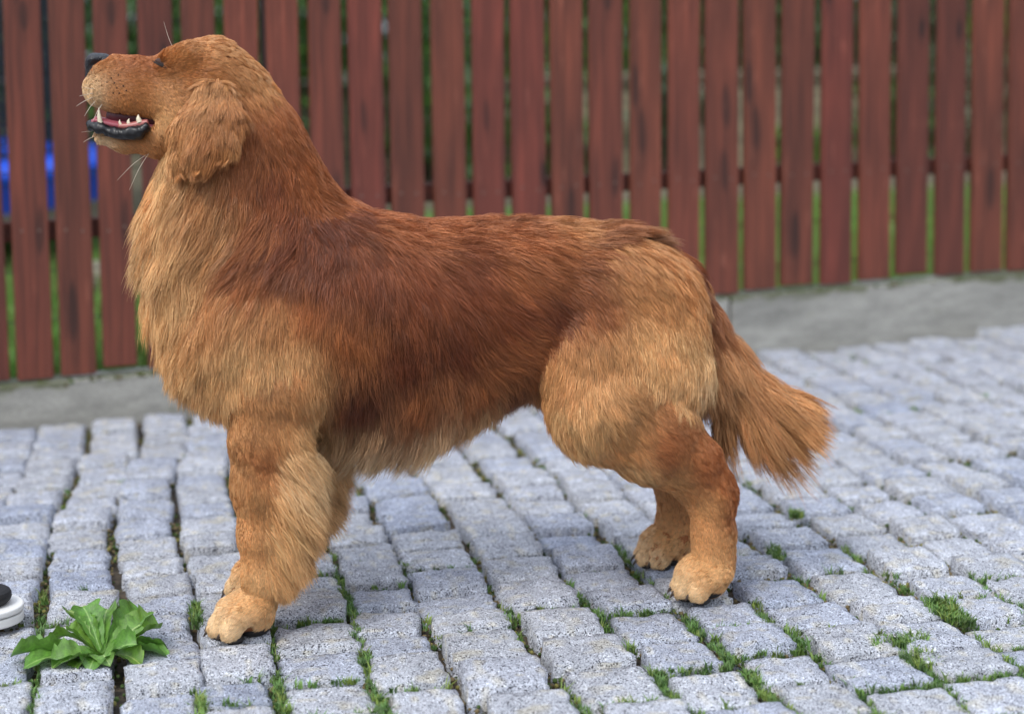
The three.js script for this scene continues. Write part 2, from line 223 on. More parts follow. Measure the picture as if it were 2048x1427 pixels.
// ------------------------------------------------------------------ the garden beyond
{
  const r = rng(404);
  const lawnT = (() => { const a = tileNoise(256, 6, 71), b = tileNoise(256, 90, 72); return texture(256, 256, (x, y) => { const v = 1 + 0.14 * a(x, y) + 0.22 * b(x, y); return [78 * v, 106 * v, 46 * v]; }); })(); lawnT.repeat.set(20, 8);
  const quadOn = (pts, y, mat, name) => { const s = new THREE.Shape(pts.map(([x, z]) => new THREE.Vector2(x, -z))), g = new THREE.ShapeGeometry(s); g.rotateX(-Math.PI / 2); const m = mesh(g, mat, name, scene, { kind: 'structure' }); m.position.y = y; return m; };
  const fz = (x, d) => FA.z + (x - FA.x) * (fe.z / fe.x) - d;
  const lawn = quadOn([[-14, fz(-14, 0.12)], [16, fz(16, 0.12)], [16, -8.4], [-14, -6.9]], 0.0, std({ map: lawnT, roughness: 1 }), 'lawn');
  const gravT = (() => { const a = tileNoise(256, 6, 73), b = tileNoise(256, 70, 74), c = tileNoise(256, 128, 75); return texture(256, 256, (x, y) => { const v = 126 + 14 * a(x, y) + 26 * b(x, y) + 20 * c(x, y); return [v, v * 0.96, v * 0.82]; }); })();
  quadOn([[-14, -6.9], [16, -8.4], [16, -14], [-14, -14]], 0.004, std({ map: gravT, color: srgb(178, 172, 158), roughness: 1 }), 'gravel_path');
  lawn.geometry.attributes.uv.array.forEach((v, i, a) => { a[i] = v / 30; });
  // grass blades
  const bl = new THREE.BufferGeometry(); { const pos = [], idx = []; for (let k = 0; k < 9; k++) { const a = k * 0.7, x = Math.cos(a * 3.1) * 0.02, z = Math.sin(a * 2.3) * 0.02, dx = Math.cos(a) * 0.004, dz = Math.sin(a) * 0.004, h = 0.035 + 0.02 * ((k * 37 % 10) / 10), b = pos.length / 3; pos.push(x - dx, 0, z - dz, x + dx, 0, z + dz, x + Math.sin(a * 5) * 0.02, h, z + Math.cos(a * 4) * 0.02); idx.push(b, b + 1, b + 2); } bl.setAttribute('position', new THREE.Float32BufferAttribute(pos, 3)); bl.setIndex(idx); bl.computeVertexNormals(); }
  const n = 9000, im = new THREE.InstancedMesh(bl, phys({ color: 0xffffff, roughness: 0.7, transmission: 0.3, thickness: 0 }), n), M = new THREE.Matrix4(), q = new THREE.Quaternion(), c = new THREE.Color();
  for (let i = 0; i < n; i++) { const x = -2.2 + 7.5 * r(), z = fz(x, 0.14 + 3.0 * r() ** 1.4); q.setFromAxisAngle(new THREE.Vector3(0, 1, 0), r() * 6.28); const s = 0.7 + 0.8 * r(); M.compose(new THREE.Vector3(x, 0.0, z), q, new THREE.Vector3(s, s * (0.7 + 0.8 * r()), s)); im.setMatrixAt(i, M); im.setColorAt(i, c.setRGB(0.12 + 0.10 * r(), 0.22 + 0.13 * r(), 0.05)); }
  put(im, 'lawn_grass', scene, { kind: 'stuff' });
  // low rendered wall
  const wall = group('garden_wall', { label: 'low pale rendered garden wall beyond the lawn', category: 'wall' }); wall.position.set(4.6, 0, -9.4); wall.rotation.y = 0.09;
  const rt = std({ map: gravT, color: new THREE.Color().setRGB(1.25, 1.2, 1.1), roughness: 0.95 });
  mesh(new RoundedBoxGeometry(8, 0.50, 0.2, 1, 0.01), rt, 'wall_body', wall).position.set(0, 0.25, 0); mesh(new RoundedBoxGeometry(8.1, 0.05, 0.28, 1, 0.01), std({ map: gravT, color: srgb(200, 196, 188), roughness: 0.9 }), 'coping', wall).position.set(0, 0.525, 0);
  // shrubs: leaves spread through lumpy crowns
  const leafShape = (() => { const g = new THREE.BufferGeometry(); g.setAttribute('position', new THREE.Float32BufferAttribute([0, 0, 0, 0.5, 0.22, 0.06, 1, 0, 0, 0.5, -0.22, 0.06], 3)); g.setIndex([0, 1, 2, 0, 2, 3]); g.computeVertexNormals(); return g; })();
  const leafMats = [[0.07, 0.16, 0.022], [0.045, 0.11, 0.024], [0.13, 0.25, 0.035], [0.055, 0.10, 0.04], [0.085, 0.19, 0.03]].map((k) => phys({ color: new THREE.Color().setRGB(...k), roughness: 0.55, transmission: 0.3, thickness: 0, side: THREE.DoubleSide }));
  const bark = std({ color: srgb(84, 68, 54), roughness: 1 });
  const shrub = (x, z, w, h, kind, label, name = 'garden_shrub') => {
    const s = group(name, { label, category: 'shrub', group: name === 'border_plant' ? 'low plants before the garden wall' : 'shrubs beyond the fence' }); s.position.set(x, 0, z);
    const lobes = Array.from({ length: 11 }, () => [(r() - 0.5) * w * 0.75, h * (0.22 + 0.62 * r()), (r() - 0.5) * w * 0.55, w * (0.17 + 0.13 * r())]);
    const ns = name === 'border_plant' ? 420 : 1700, e = new THREE.Euler(), geos = [];
    for (let i = 0; i < ns; i++) { const L = lobes[i % lobes.length], u = r() * 2 - 1, a = r() * 6.283, rr = L[3] * (0.55 + 0.5 * Math.sqrt(r())), sq = Math.sqrt(1 - u * u); q.setFromEuler(e.set(r() * 6, r() * 6, r() * 6)); const k = 0.07 + 0.05 * r(); M.compose(new THREE.Vector3(L[0] + sq * Math.cos(a) * rr, Math.max(0.03, L[1] + u * rr), L[2] + sq * Math.sin(a) * rr), q, new THREE.Vector3(k, k, k)); geos.push(leafShape.clone().applyMatrix4(M)); }
    mesh(mergeGeometries(geos), leafMats[kind], 'foliage', s);
    for (let k = 0; k < 4; k++) { const L = lobes[k * 2]; mesh(tube([new THREE.Vector3((r() - 0.5) * 0.12, -0.01, (r() - 0.5) * 0.12), new THREE.Vector3(L[0] * 0.4, L[1] * 0.5, L[2] * 0.4), new THREE.Vector3(L[0], L[1], L[2])], [0.022, 0.014, 0.006], 8, 6), bark, 'stem', s); }
  };
  const tone = ['mid green leafy shrub', 'dark green dense shrub', 'bright yellow-green shrub', 'dull green shrub'];
  [[-0.55, -8.3, 1.5, 2.0, 1, 'standing behind the blue trampoline'], [0.35, -8.6, 1.2, 1.9, 2, 'rising behind the dog\'s muzzle, before the wall end'], [0.95, -8.2, 1.3, 1.7, 0, 'before the left end of the garden wall'], [1.7, -10.4, 1.5, 2.1, 1, 'behind the left end of the garden wall'], [2.7, -10.6, 1.5, 2.0, 2, 'behind the garden wall next to a dark shrub'], [3.6, -10.8, 1.5, 2.2, 1, 'tall, behind the middle of the garden wall'], [4.7, -10.9, 1.6, 1.9, 3, 'behind the garden wall'], [5.7, -11.0, 1.5, 2.0, 2, 'behind the right part of the garden wall'], [6.8, -11.1, 1.7, 2.3, 0, 'behind the right end of the garden wall'], [-2.1, -9.4, 1.8, 2.2, 1, 'beyond the trampoline, left of the other shrubs']].forEach(([x, z, w, h, k, l]) => shrub(x, z, w, h, k, `${tone[k]} ${l}`.replace(', left of the other shrubs', ' by the gravel')));
  // low plants before the wall
  for (let k = 0; k < 9; k++) { const w = 0.35 + 0.4 * r(), x = 1.5 + k * 0.62 + 0.3 * (r() - 0.5); shrub(x, -8.7 - 0.09 * x, w, 0.3 + 0.45 * r(), [2, 0, 3][k % 3], `low bushy plant before the garden wall, ${['first', 'second', 'third', 'fourth', 'fifth', 'sixth', 'seventh', 'eighth', 'ninth'][k]} from its trampoline end`, 'border_plant'); }
  { // clipped hedge along the far side
    const hedge = group('hedge', { label: 'long tall clipped hedge closing the far side of the garden', category: 'hedge' }); hedge.position.set(1.5, 0, -12.6);
    const geos = []; for (let i = 0; i < 30000; i++) { q.setFromEuler(new THREE.Euler(r() * 6, r() * 6, r() * 6)); const k = 0.17 + 0.1 * r(), x = (r() - 0.5) * 17, d = r(); M.compose(new THREE.Vector3(x, 0.05 + 2.95 * r(), 0.45 - 1.0 * d * d + 0.28 * fbm(x * 1.3, 2, i % 7, 2)), q, new THREE.Vector3(k, k, k)); geos.push(leafShape.clone().applyMatrix4(M)); }
    mesh(mergeGeometries(geos), leafMats[4], 'foliage', hedge);
    for (let k = 0; k < 16; k++) mesh(tube([new THREE.Vector3(0, -0.02, 0), new THREE.Vector3(0.04, 1.2, 0.03), new THREE.Vector3(-0.03, 2.6, 0)], [0.05, 0.035, 0.012], 8, 6), bark, 'stem', hedge).position.set(-8 + k * 1.06, 0, -0.25);
  }
  // taller trees close the view
  const tree = (x, z, h, w, kind, label) => {
    const s = group('garden_tree', { label, category: 'tree', group: 'trees beyond the fence' }); s.position.set(x, 0, z); mesh(tube([new THREE.Vector3(0, -0.02, 0), new THREE.Vector3(0.06, h * 0.3, 0), new THREE.Vector3(-0.04, h * 0.65, 0.05)], [0.13, 0.1, 0.05], 10, 8), bark, 'trunk', s);
    const geos = [], lobes = Array.from({ length: 16 }, () => [(r() - 0.5) * w, h * (0.28 + 0.65 * r()), (r() - 0.5) * w * 0.8, w * (0.14 + 0.1 * r())]);
    for (let i = 0; i < 3200; i++) { const L = lobes[i % 16], u = r() * 2 - 1, a = r() * 6.283, rr = L[3] * (0.5 + 0.6 * Math.sqrt(r())), sq = Math.sqrt(1 - u * u); q.setFromEuler(new THREE.Euler(r() * 6, r() * 6, r() * 6)); const k = 0.13 + 0.08 * r(); M.compose(new THREE.Vector3(L[0] + sq * Math.cos(a) * rr, L[1] + u * rr, L[2] + sq * Math.sin(a) * rr), q, new THREE.Vector3(k, k, k)); geos.push(leafShape.clone().applyMatrix4(M)); }
    mesh(mergeGeometries(geos), leafMats[kind], 'crown', s);
  };
  [[-3.2, -13, 4.4, 3.2, 1, 'dark tree far behind the trampoline'], [0.3, -13.4, 4.8, 3.4, 0, 'mid green tree behind the shrub at the wall end'], [3.4, -14, 4.6, 3.6, 1, 'dark tree far behind the middle of the wall'], [6.8, -14.4, 5, 3.6, 0, 'mid green tree far behind the right end of the wall']].forEach((a) => tree(...a));
  // trampoline: blue pad, dark net
  const tr = group('trampoline', { label: 'round garden trampoline with blue pad and dark net', category: 'trampoline' }); tr.position.set(-1.18, 0, -6.75);
  const R = 0.92, bm = std({ color: srgb(24, 78, 205), roughness: 0.45 }), dk = std({ color: srgb(26, 32, 46), roughness: 0.6 });
  const pad = new THREE.TorusGeometry(R, 0.1, 10, 56); pad.rotateX(Math.PI / 2); pad.scale(1, 0.55, 1); mesh(pad, bm, 'pad', tr).position.y = 0.33;
  const skirt = mesh(new THREE.CylinderGeometry(R + 0.085, R + 0.085, 0.1, 56, 1, true), std({ color: srgb(18, 56, 160), roughness: 0.5, side: THREE.DoubleSide }), 'skirt', tr); skirt.position.y = 0.26;
  const bed = mesh(new THREE.CylinderGeometry(R - 0.06, R - 0.06, 0.006, 48), dk, 'bed', tr); bed.position.y = 0.325;
  for (let k = 0; k < 6; k++) { const a = k * Math.PI / 3 + 0.2; const l = mesh(new THREE.CylinderGeometry(0.018, 0.018, 0.3, 10), std({ color: srgb(150, 154, 158), metalness: 0.8, roughness: 0.4 }), 'leg', tr); l.position.set(Math.cos(a) * R, 0.15, Math.sin(a) * R); const p = mesh(new THREE.CylinderGeometry(0.022, 0.022, 1.3, 10), dk, 'net_pole', tr); p.position.set(Math.cos(a) * (R - 0.02), 0.98, Math.sin(a) * (R - 0.02)); }
  const netG = []; for (let k = 0; k < 150; k++) { const a = k / 150 * Math.PI * 2; netG.push(new THREE.BoxGeometry(0.011, 1.25, 0.004).rotateY(-a + Math.PI / 2).translate(Math.cos(a) * (R - 0.05), 0.97, Math.sin(a) * (R - 0.05))); } for (let k = 0; k < 36; k++) netG.push(new THREE.TorusGeometry(R - 0.05, 0.006, 4, 48).rotateX(Math.PI / 2).translate(0, 0.36 + k * 0.035, 0).toNonIndexed());
  mesh(mergeGeometries(netG.map((g) => g.index ? g.toNonIndexed() : g)), dk, 'safety_net', tr);
  // pale stones edging the lawn
  [[-0.62, -5.35, 0.2], [-0.2, -5.5, 0.16], [0.2, -5.7, 0.22], [0.55, -5.6, 0.15]].forEach(([x, z, s], i) => { const g = new THREE.IcosahedronGeometry(s * 0.5, 3), p = g.attributes.position; for (let k = 0; k < p.count; k++) { const v = new THREE.Vector3().fromBufferAttribute(p, k), d = 1 + 0.35 * N3(v.x * 9 + i * 5, v.y * 9, v.z * 9); p.setXYZ(k, v.x * d * 1.2, Math.max(v.y * d * 0.8, -0.06), v.z * d); } g.computeVertexNormals(); const m = mesh(g, std({ map: gravT, color: srgb(215, 214, 210), roughness: 0.95 }), 'edging_stone', scene, { label: ['pale rounded stone on the lawn, closest to the trampoline', 'smaller pale stone between two larger stones on the lawn', 'largest pale rounded stone lying on the lawn', 'smallest pale stone on the lawn, farthest from the trampoline'][i], category: 'stone', group: 'stones on the lawn' }); m.position.set(x, s * 0.22, z); });
}
// ------------------------------------------------------------------ growth in the joints
{
  const r = rng(909), blade = (seed, n, h) => { const q = rng(seed), pos = [], idx = []; for (let k = 0; k < n; k++) { const a = q() * 6.28, x = (q() - 0.5) * 0.009, z = (q() - 0.5) * 0.009, w = 0.0006 + 0.0006 * q(), l = h * (0.5 + 0.7 * q()), lean = l * (0.2 + 0.7 * q()), b = pos.length / 3, ca = Math.cos(a), sa = Math.sin(a); for (const [t, ww] of [[0, 1], [0.55, 0.8], [1, 0.05]]) { const px = x + ca * lean * t * t, pz = z + sa * lean * t * t, y = l * (t - 0.25 * t * t); pos.push(px - sa * w * ww, y, pz + ca * w * ww, px + sa * w * ww, y, pz - ca * w * ww); } idx.push(b, b + 1, b + 3, b, b + 3, b + 2, b + 2, b + 3, b + 5, b + 2, b + 5, b + 4); } const g = new THREE.BufferGeometry(); g.setAttribute('position', new THREE.Float32BufferAttribute(pos, 3)); g.setIndex(idx); g.computeVertexNormals(); return g; };
  const kinds = [blade(1, 14, 0.013), blade(2, 16, 0.009), blade(3, 8, 0.022)], moss = new THREE.IcosahedronGeometry(0.0022, 0);
  const mat = phys({ color: 0xffffff, roughness: 0.65, transmission: 0.25, thickness: 0, side: THREE.DoubleSide }), lists = [[], [], [], []], cols = [[], [], [], []];
  const M = new THREE.Matrix4(), q = new THREE.Quaternion(), Y = new THREE.Vector3(0, 1, 0);
  const add = (k, x, y, z, s, c) => { q.setFromAxisAngle(Y, r() * 6.28); M.compose(new THREE.Vector3(x, y, z), q, new THREE.Vector3(s, s, s)); lists[k].push(...M.elements); cols[k].push(...c); };
  const green = () => { const v = 0.6 + 0.7 * r(), y = r(); return [(0.10 + 0.11 * y * y) * v, (0.20 + 0.08 * y) * v, 0.045 * v]; };
  for (const [x, z, len, across] of joints) {
    const [px, py] = project(new THREE.Vector3(x, 0, z)); if (px < -80 || px > 2130) continue;
    const lushZ = smooth(1020, 1330, py), right = smooth(500, 1300, px), m = fbm(x * 5.2 + 3, 1.5, z * 5.2, 2) + 0.12 * right;
    const dens = smooth(0.06, 0.42, m + 0.28 * lushZ - (across ? 0.20 : 0.10)) * (0.12 + 0.88 * lushZ);
    const n = Math.round(len * 1000 * 0.30 * dens);
    for (let i = 0; i < n; i++) { const t = (r() - 0.5) * len, j = (r() - 0.5) * (across ? 0.006 : 0.013); add(r() < 0.12 ? 2 : r() < 0.5 ? 1 : 0, across ? x + t : x + j, -0.016 + 0.010 * r(), across ? z + j : z + t, 0.7 + 0.6 * r(), green()); }
    const nm = Math.round(len * 1000 * 0.5 * smooth(-0.15, 0.2, m + 0.1));
    for (let i = 0; i < nm; i++) { const t = (r() - 0.5) * len, j = (r() - 0.5) * (across ? 0.008 : 0.016), dry = r(); add(3, across ? x + t : x + j, -0.026 + 0.012 * r(), across ? z + j : z + t, 0.5 + 1.3 * r(), dry < 0.4 ? [0.16, 0.12, 0.06] : dry < 0.6 ? [0.2, 0.18, 0.05] : [0.05, 0.085, 0.02]); }
  }
  const snap = (px, py) => { const c = onGround(px, py); let b = null, bd = 9; for (const j of joints) { if (j[3]) continue; const d = Math.hypot(j[0] - c.x, j[1] - c.z); if (d < bd) { bd = d; b = j; } } return new THREE.Vector3(b[0], 0, c.z); };
  const clump = (px, py, n, rx, rz, h) => { const c = snap(px, py); for (let i = 0; i < n; i++) { const a = r() * 6.28, d = Math.sqrt(r()); add(r() < 0.35 ? 2 : 0, c.x + Math.cos(a) * d * rx, -0.004 + 0.004 * r(), c.z + Math.sin(a) * d * rz, h * (0.7 + 0.6 * r()), green()); } };
  clump(1785, 1285, 46, 0.045, 0.03, 1.0); clump(1815, 1325, 30, 0.022, 0.03, 1.0); clump(1605, 1030, 22, 0.010, 0.012, 1.0); clump(372, 1235, 26, 0.006, 0.06, 1.0); clump(1550, 1110, 24, 0.012, 0.03, 0.9); clump(1900, 1225, 80, 0.02, 0.06, 1.0);
  [...kinds, moss].forEach((g, k) => { const n = cols[k].length / 3; const im = new THREE.InstancedMesh(g, k === 3 ? std({ color: 0xffffff, roughness: 1 }) : mat, n); im.instanceMatrix.array.set(lists[k]); im.instanceColor = new THREE.InstancedBufferAttribute(new Float32Array(cols[k]), 3); put(im, k === 3 ? 'joint_moss' : 'joint_grass', scene, { kind: 'stuff' }); });
}
// ------------------------------------------------------------------ leafy weed
{
  const r = rng(31), c = onGround(205, 1312), weed = group('leafy_weed', { label: 'low green leafy weed growing between the setts before the front paw', category: 'weed' }); weed.position.set(c.x, -0.012, c.z);
  const leafT = (() => { const a = tileNoise(128, 10, 81), b = tileNoise(128, 40, 82); return texture(128, 128, (x, y) => { const v = 1 + 0.12 * a(x, y) + 0.10 * b(x, y), mid = Math.exp(-(((x - 64) / 3) ** 2)), vein = Math.max(0, Math.sin((y + Math.abs(x - 64) * 0.9) * 0.5) - 0.86) * 3; return [(104 + 64 * mid + 16 * vein) * v, (146 + 46 * mid + 14 * vein) * v, (58 + 60 * mid + 8 * vein) * v]; }); })();
  const mats = [[1, 1, 1], [0.8, 0.92, 0.8], [1.15, 1.06, 0.9]].map((k) => phys({ map: leafT, color: new THREE.Color().setRGB(...k), roughness: 0.5, transmission: 0.28, thickness: 0, side: THREE.DoubleSide }));
  const leaf = (L, W, rise, droop, curl, seed) => {
    const q = rng(seed), nu = 26, nv = 8, pos = [], uv = [], idx = [], teeth = 4 + Math.floor(q() * 3), ph = q();
    for (let i = 0; i <= nu; i++) { const t = i / nu, prof = (0.16 + 0.84 * smooth(0.0, 0.72, t)) * Math.sqrt(Math.max(0, 1 - t ** 5)), saw = 1 - 0.3 * ((t * teeth + ph) % 1) * smooth(0.1, 0.35, t), w = W * prof * saw + 0.0018;
      const x = L * (t - 0.12 * t * t), y = rise * Math.sin(t * 1.5) - droop * t * t * t;
      for (let j = 0; j <= nv; j++) { const s = j / nv * 2 - 1; pos.push(x - 0.02 * L * Math.abs(s), y + curl * w * s * s + 0.1 * w * Math.sin(t * 19 + s * 4 + seed) * Math.abs(s), s * w); uv.push(0.5 + s * 0.46, t * 1.5); } }
    for (let i = 0; i < nu; i++) for (let j = 0; j < nv; j++) { const a = i * (nv + 1) + j, b = a + nv + 1; idx.push(a, a + 1, b + 1, a, b + 1, b); }
    const g = new THREE.BufferGeometry(); g.setAttribute('position', new THREE.Float32BufferAttribute(pos, 3)); g.setAttribute('uv', new THREE.Float32BufferAttribute(uv, 2)); g.setIndex(idx); g.computeVertexNormals(); return g;
  };
  // [turn in degrees (0 = right, 90 = towards the viewer), length, width, rise, droop]
  [[182, .145, .030, .03, .012], [168, .125, .030, .035, .02], [205, .10, .024, .05, .02], [150, .09, .022, .035, .02], [250, .075, .021, .075, .0], [225, .095, .024, .078, .006], [285, .08, .022, .072, .006], [305, .095, .026, .062, .006], [335, .10, .027, .05, .01], [355, .105, .024, .035, .02], [15, .11, .020, .03, .02], [40, .08, .020, .025, .02], [75, .055, .017, .03, .018], [110, .06, .019, .03, .02], [130, .07, .018, .03, .02], [265, .06, .018, .06, .0], [20, .065, .018, .05, .005], [200, .06, .018, .055, .0], [320, .06, .02, .058, .0]].forEach(([a, L, W, h, d], i) => {
    const m = mesh(leaf(L * 0.92, W * 1.1, h * 0.68, d, 0.35 + 0.5 * r(), i + 3), mats[i % 3], i ? `leaf_${String(i).padStart(3, '0')}` : 'leaf', weed); m.rotation.set(0, -a * rad, 0); m.rotateX((r() - 0.5) * 1.1); m.position.set(0, 0.006 + 0.006 * r(), 0);
  });
}
// ------------------------------------------------------------------ edge of a shoe
{
  const c = onGround(10, 1242), shoe = group('shoe', { label: 'tip of a white-soled shoe with black upper resting on the setts', category: 'shoe' }); shoe.position.set(c.x, 0.004, c.z); shoe.rotation.y = 0.3;
  const sole = (k, y0, y1, b) => { const s = new THREE.Shape(); s.moveTo(0.022 * k, 0); s.bezierCurveTo(0.022 * k, 0.03 * k, 0.0, 0.047 * k, -0.05, 0.047 * k); s.bezierCurveTo(-0.12, 0.047 * k, -0.16, 0.034 * k, -0.24, 0.036 * k); s.bezierCurveTo(-0.275, 0.036 * k, -0.275, -0.036 * k, -0.24, -0.036 * k); s.bezierCurveTo(-0.16, -0.034 * k, -0.12, -0.047 * k, -0.05, -0.047 * k); s.bezierCurveTo(0.0, -0.047 * k, 0.022 * k, -0.03 * k, 0.022 * k, 0); const g = new THREE.ExtrudeGeometry(s, { depth: y1 - y0 - 2 * b, bevelEnabled: true, bevelSize: b, bevelThickness: b, bevelSegments: 3, curveSegments: 20 }); g.rotateX(-Math.PI / 2); g.translate(0, y0 + b, 0); return g; };
  const white = std({ color: srgb(222, 222, 220), roughness: 0.5 });
  mesh(sole(0.97, 0, 0.013, 0.003), white, 'outsole', shoe); mesh(sole(1.0, 0.0145, 0.024, 0.003), white, 'sole', shoe);
  const up = sole(0.52, 0.024, 0.056, 0.012), p = up.attributes.position; for (let i = 0; i < p.count; i++) { const x = p.getX(i), y = p.getY(i); p.setX(i, x - 0.014); if (y > 0.03) p.setY(i, 0.03 + (y - 0.03) * (0.62 + 1.6 * smooth(0.0, -0.2, x))); } up.computeVertexNormals();
  mesh(up, std({ color: srgb(22, 23, 26), roughness: 0.7 }), 'upper', shoe);
}
// ------------------------------------------------------------------ the dog
const DOG = new THREE.Vector3(0.40, 0, -2.36), PX = 1 / 1450;
const dogPlane = new THREE.Vector3(0, 0, 1);
const D = (px, py, w = 0) => onPlane(px, py, new THREE.Vector3(0, 0, DOG.z + w), dogPlane).sub(DOG);
const dog = group('golden_retriever', { label: 'red golden retriever standing in profile on the granite setts, mouth open', category: 'dog' });
dog.position.copy(DOG);
// bones: tapered capsules, k = sideways squash
const bone = (grp, a, ra, b, rb, k = 1) => { const A = D(...a), B = D(...b); return { grp, ax: A.x, ay: A.y, az: A.z, bx: B.x, by: B.y, bz: B.z, ra: ra * PX, rb: rb * PX, k }; };
function chain(grp, list, k = 1) { const out = []; for (let i = 0; i + 1 < list.length; i++) out.push(bone(grp, list[i].slice(0, 2).concat(list[i][3] || 0), list[i][2], list[i + 1].slice(0, 2).concat(list[i + 1][3] || 0), list[i + 1][2], k)); return out; }
function boneDist(b, x, y, z) {
  const k = b.k, kz = 1 / k; const px = x - b.ax, py = y - b.ay, pz = (z - b.az) * kz, dx = b.bx - b.ax, dy = b.by - b.ay, dz = (b.bz - b.az) * kz;
  const l2 = dx * dx + dy * dy + dz * dz + 1e-9, t = clamp((px * dx + py * dy + pz * dz) / l2, 0, 1);
  const ex = px - t * dx, ey = py - t * dy, ez = pz - t * dz; const q = Math.sqrt(ex * ex + ey * ey + ez * ez);
  let d = q - (b.ra + (b.rb - b.ra) * t);
  if (k !== 1 && q > 1e-6) { const s = Math.abs(ez) / q; d *= 1 - s * (1 - Math.min(1, k)); }
  return d;
}
const smin = (a, b, k) => { const h = Math.max(k - Math.abs(a - b), 0) / k; return Math.min(a, b) - h * h * k * 0.25; };
function fieldOf(bones, k, cuts = []) {
  return (x, y, z) => { let d = 1; for (const b of bones) { const e = boneDist(b, x, y, z); if (e < d + k) d = smin(d, e, b.sk || k); } for (const c of cuts) { const e = -boneDist(c, x, y, z); d = -smin(-d, -e, 0.006); } return d; };
}
function surfaceNet(f, lo, hi, h) {
  const nx = Math.ceil((hi[0] - lo[0]) / h) + 1, ny = Math.ceil((hi[1] - lo[1]) / h) + 1, nz = Math.ceil((hi[2] - lo[2]) / h) + 1, v = new Float32Array(nx * ny * nz), id = new Int32Array(nx * ny * nz).fill(-1);
  const I = (i, j, k) => (k * ny + j) * nx + i;
  for (let k = 0; k < nz; k++) for (let j = 0; j < ny; j++) for (let i = 0; i < nx; i++) v[I(i, j, k)] = f(lo[0] + i * h, lo[1] + j * h, lo[2] + k * h);
  const pos = [], idx = [];
  const E = [[0, 1], [2, 3], [4, 5], [6, 7], [0, 2], [1, 3], [4, 6], [5, 7], [0, 4], [1, 5], [2, 6], [3, 7]];
  for (let k = 0; k < nz - 1; k++) for (let j = 0; j < ny - 1; j++) for (let i = 0; i < nx - 1; i++) {
    const c = []; let neg = 0; for (let q = 0; q < 8; q++) { const s = v[I(i + (q & 1), j + (q >> 1 & 1), k + (q >> 2))]; c.push(s); if (s < 0) neg++; }
    if (neg === 0 || neg === 8) continue;
    let X = 0, Y = 0, Z = 0, n = 0;
    for (const [a, b] of E) if (c[a] < 0 !== c[b] < 0) { const t = c[a] / (c[a] - c[b]); X += lerp(a & 1, b & 1, t); Y += lerp(a >> 1 & 1, b >> 1 & 1, t); Z += lerp(a >> 2, b >> 2, t); n++; }
    id[I(i, j, k)] = pos.length / 3; pos.push(lo[0] + (i + X / n) * h, lo[1] + (j + Y / n) * h, lo[2] + (k + Z / n) * h);
  }
  const quad = (a, b, c, d, flip) => { if (a < 0 || b < 0 || c < 0 || d < 0) return; flip ? idx.push(a, c, b, a, d, c) : idx.push(a, b, c, a, c, d); };
  for (let k = 1; k < nz - 1; k++) for (let j = 1; j < ny - 1; j++) for (let i = 1; i < nx - 1; i++) {
    const s = v[I(i, j, k)] < 0;
    if (s !== v[I(i + 1, j, k)] < 0) quad(id[I(i, j - 1, k - 1)], id[I(i, j, k - 1)], id[I(i, j, k)], id[I(i, j - 1, k)], !s);
    if (s !== v[I(i, j + 1, k)] < 0) quad(id[I(i - 1, j, k - 1)], id[I(i, j, k - 1)], id[I(i, j, k)], id[I(i - 1, j, k)], s);
    if (s !== v[I(i, j, k + 1)] < 0) quad(id[I(i - 1, j - 1, k)], id[I(i, j - 1, k)], id[I(i, j, k)], id[I(i - 1, j, k)], !s);
  }
  const g = new THREE.BufferGeometry(), nrm = new Float32Array(pos.length), e = h * 0.5;
  for (let i = 0; i < pos.length; i += 3) { const [x, y, z] = [pos[i], pos[i + 1], pos[i + 2]]; const a = f(x + e, y, z) - f(x - e, y, z), b = f(x, y + e, z) - f(x, y - e, z), c = f(x, y, z + e) - f(x, y, z - e), l = Math.hypot(a, b, c) || 1; nrm[i] = a / l; nrm[i + 1] = b / l; nrm[i + 2] = c / l; }
  g.setAttribute('position', new THREE.Float32BufferAttribute(pos, 3)); g.setAttribute('normal', new THREE.BufferAttribute(nrm, 3)); g.setIndex(idx); return g;
}
const bounds = (bones, m) => { const lo = [9, 9, 9], hi = [-9, -9, -9]; for (const b of bones) for (const [x, y, z, r] of [[b.ax, b.ay, b.az, b.ra], [b.bx, b.by, b.bz, b.rb]]) [x, y, z].forEach((q, i) => { const rr = r * (i === 2 ? b.k : 1); lo[i] = Math.min(lo[i], q - rr - m); hi[i] = Math.max(hi[i], q + rr + m); }); return [lo, hi]; };

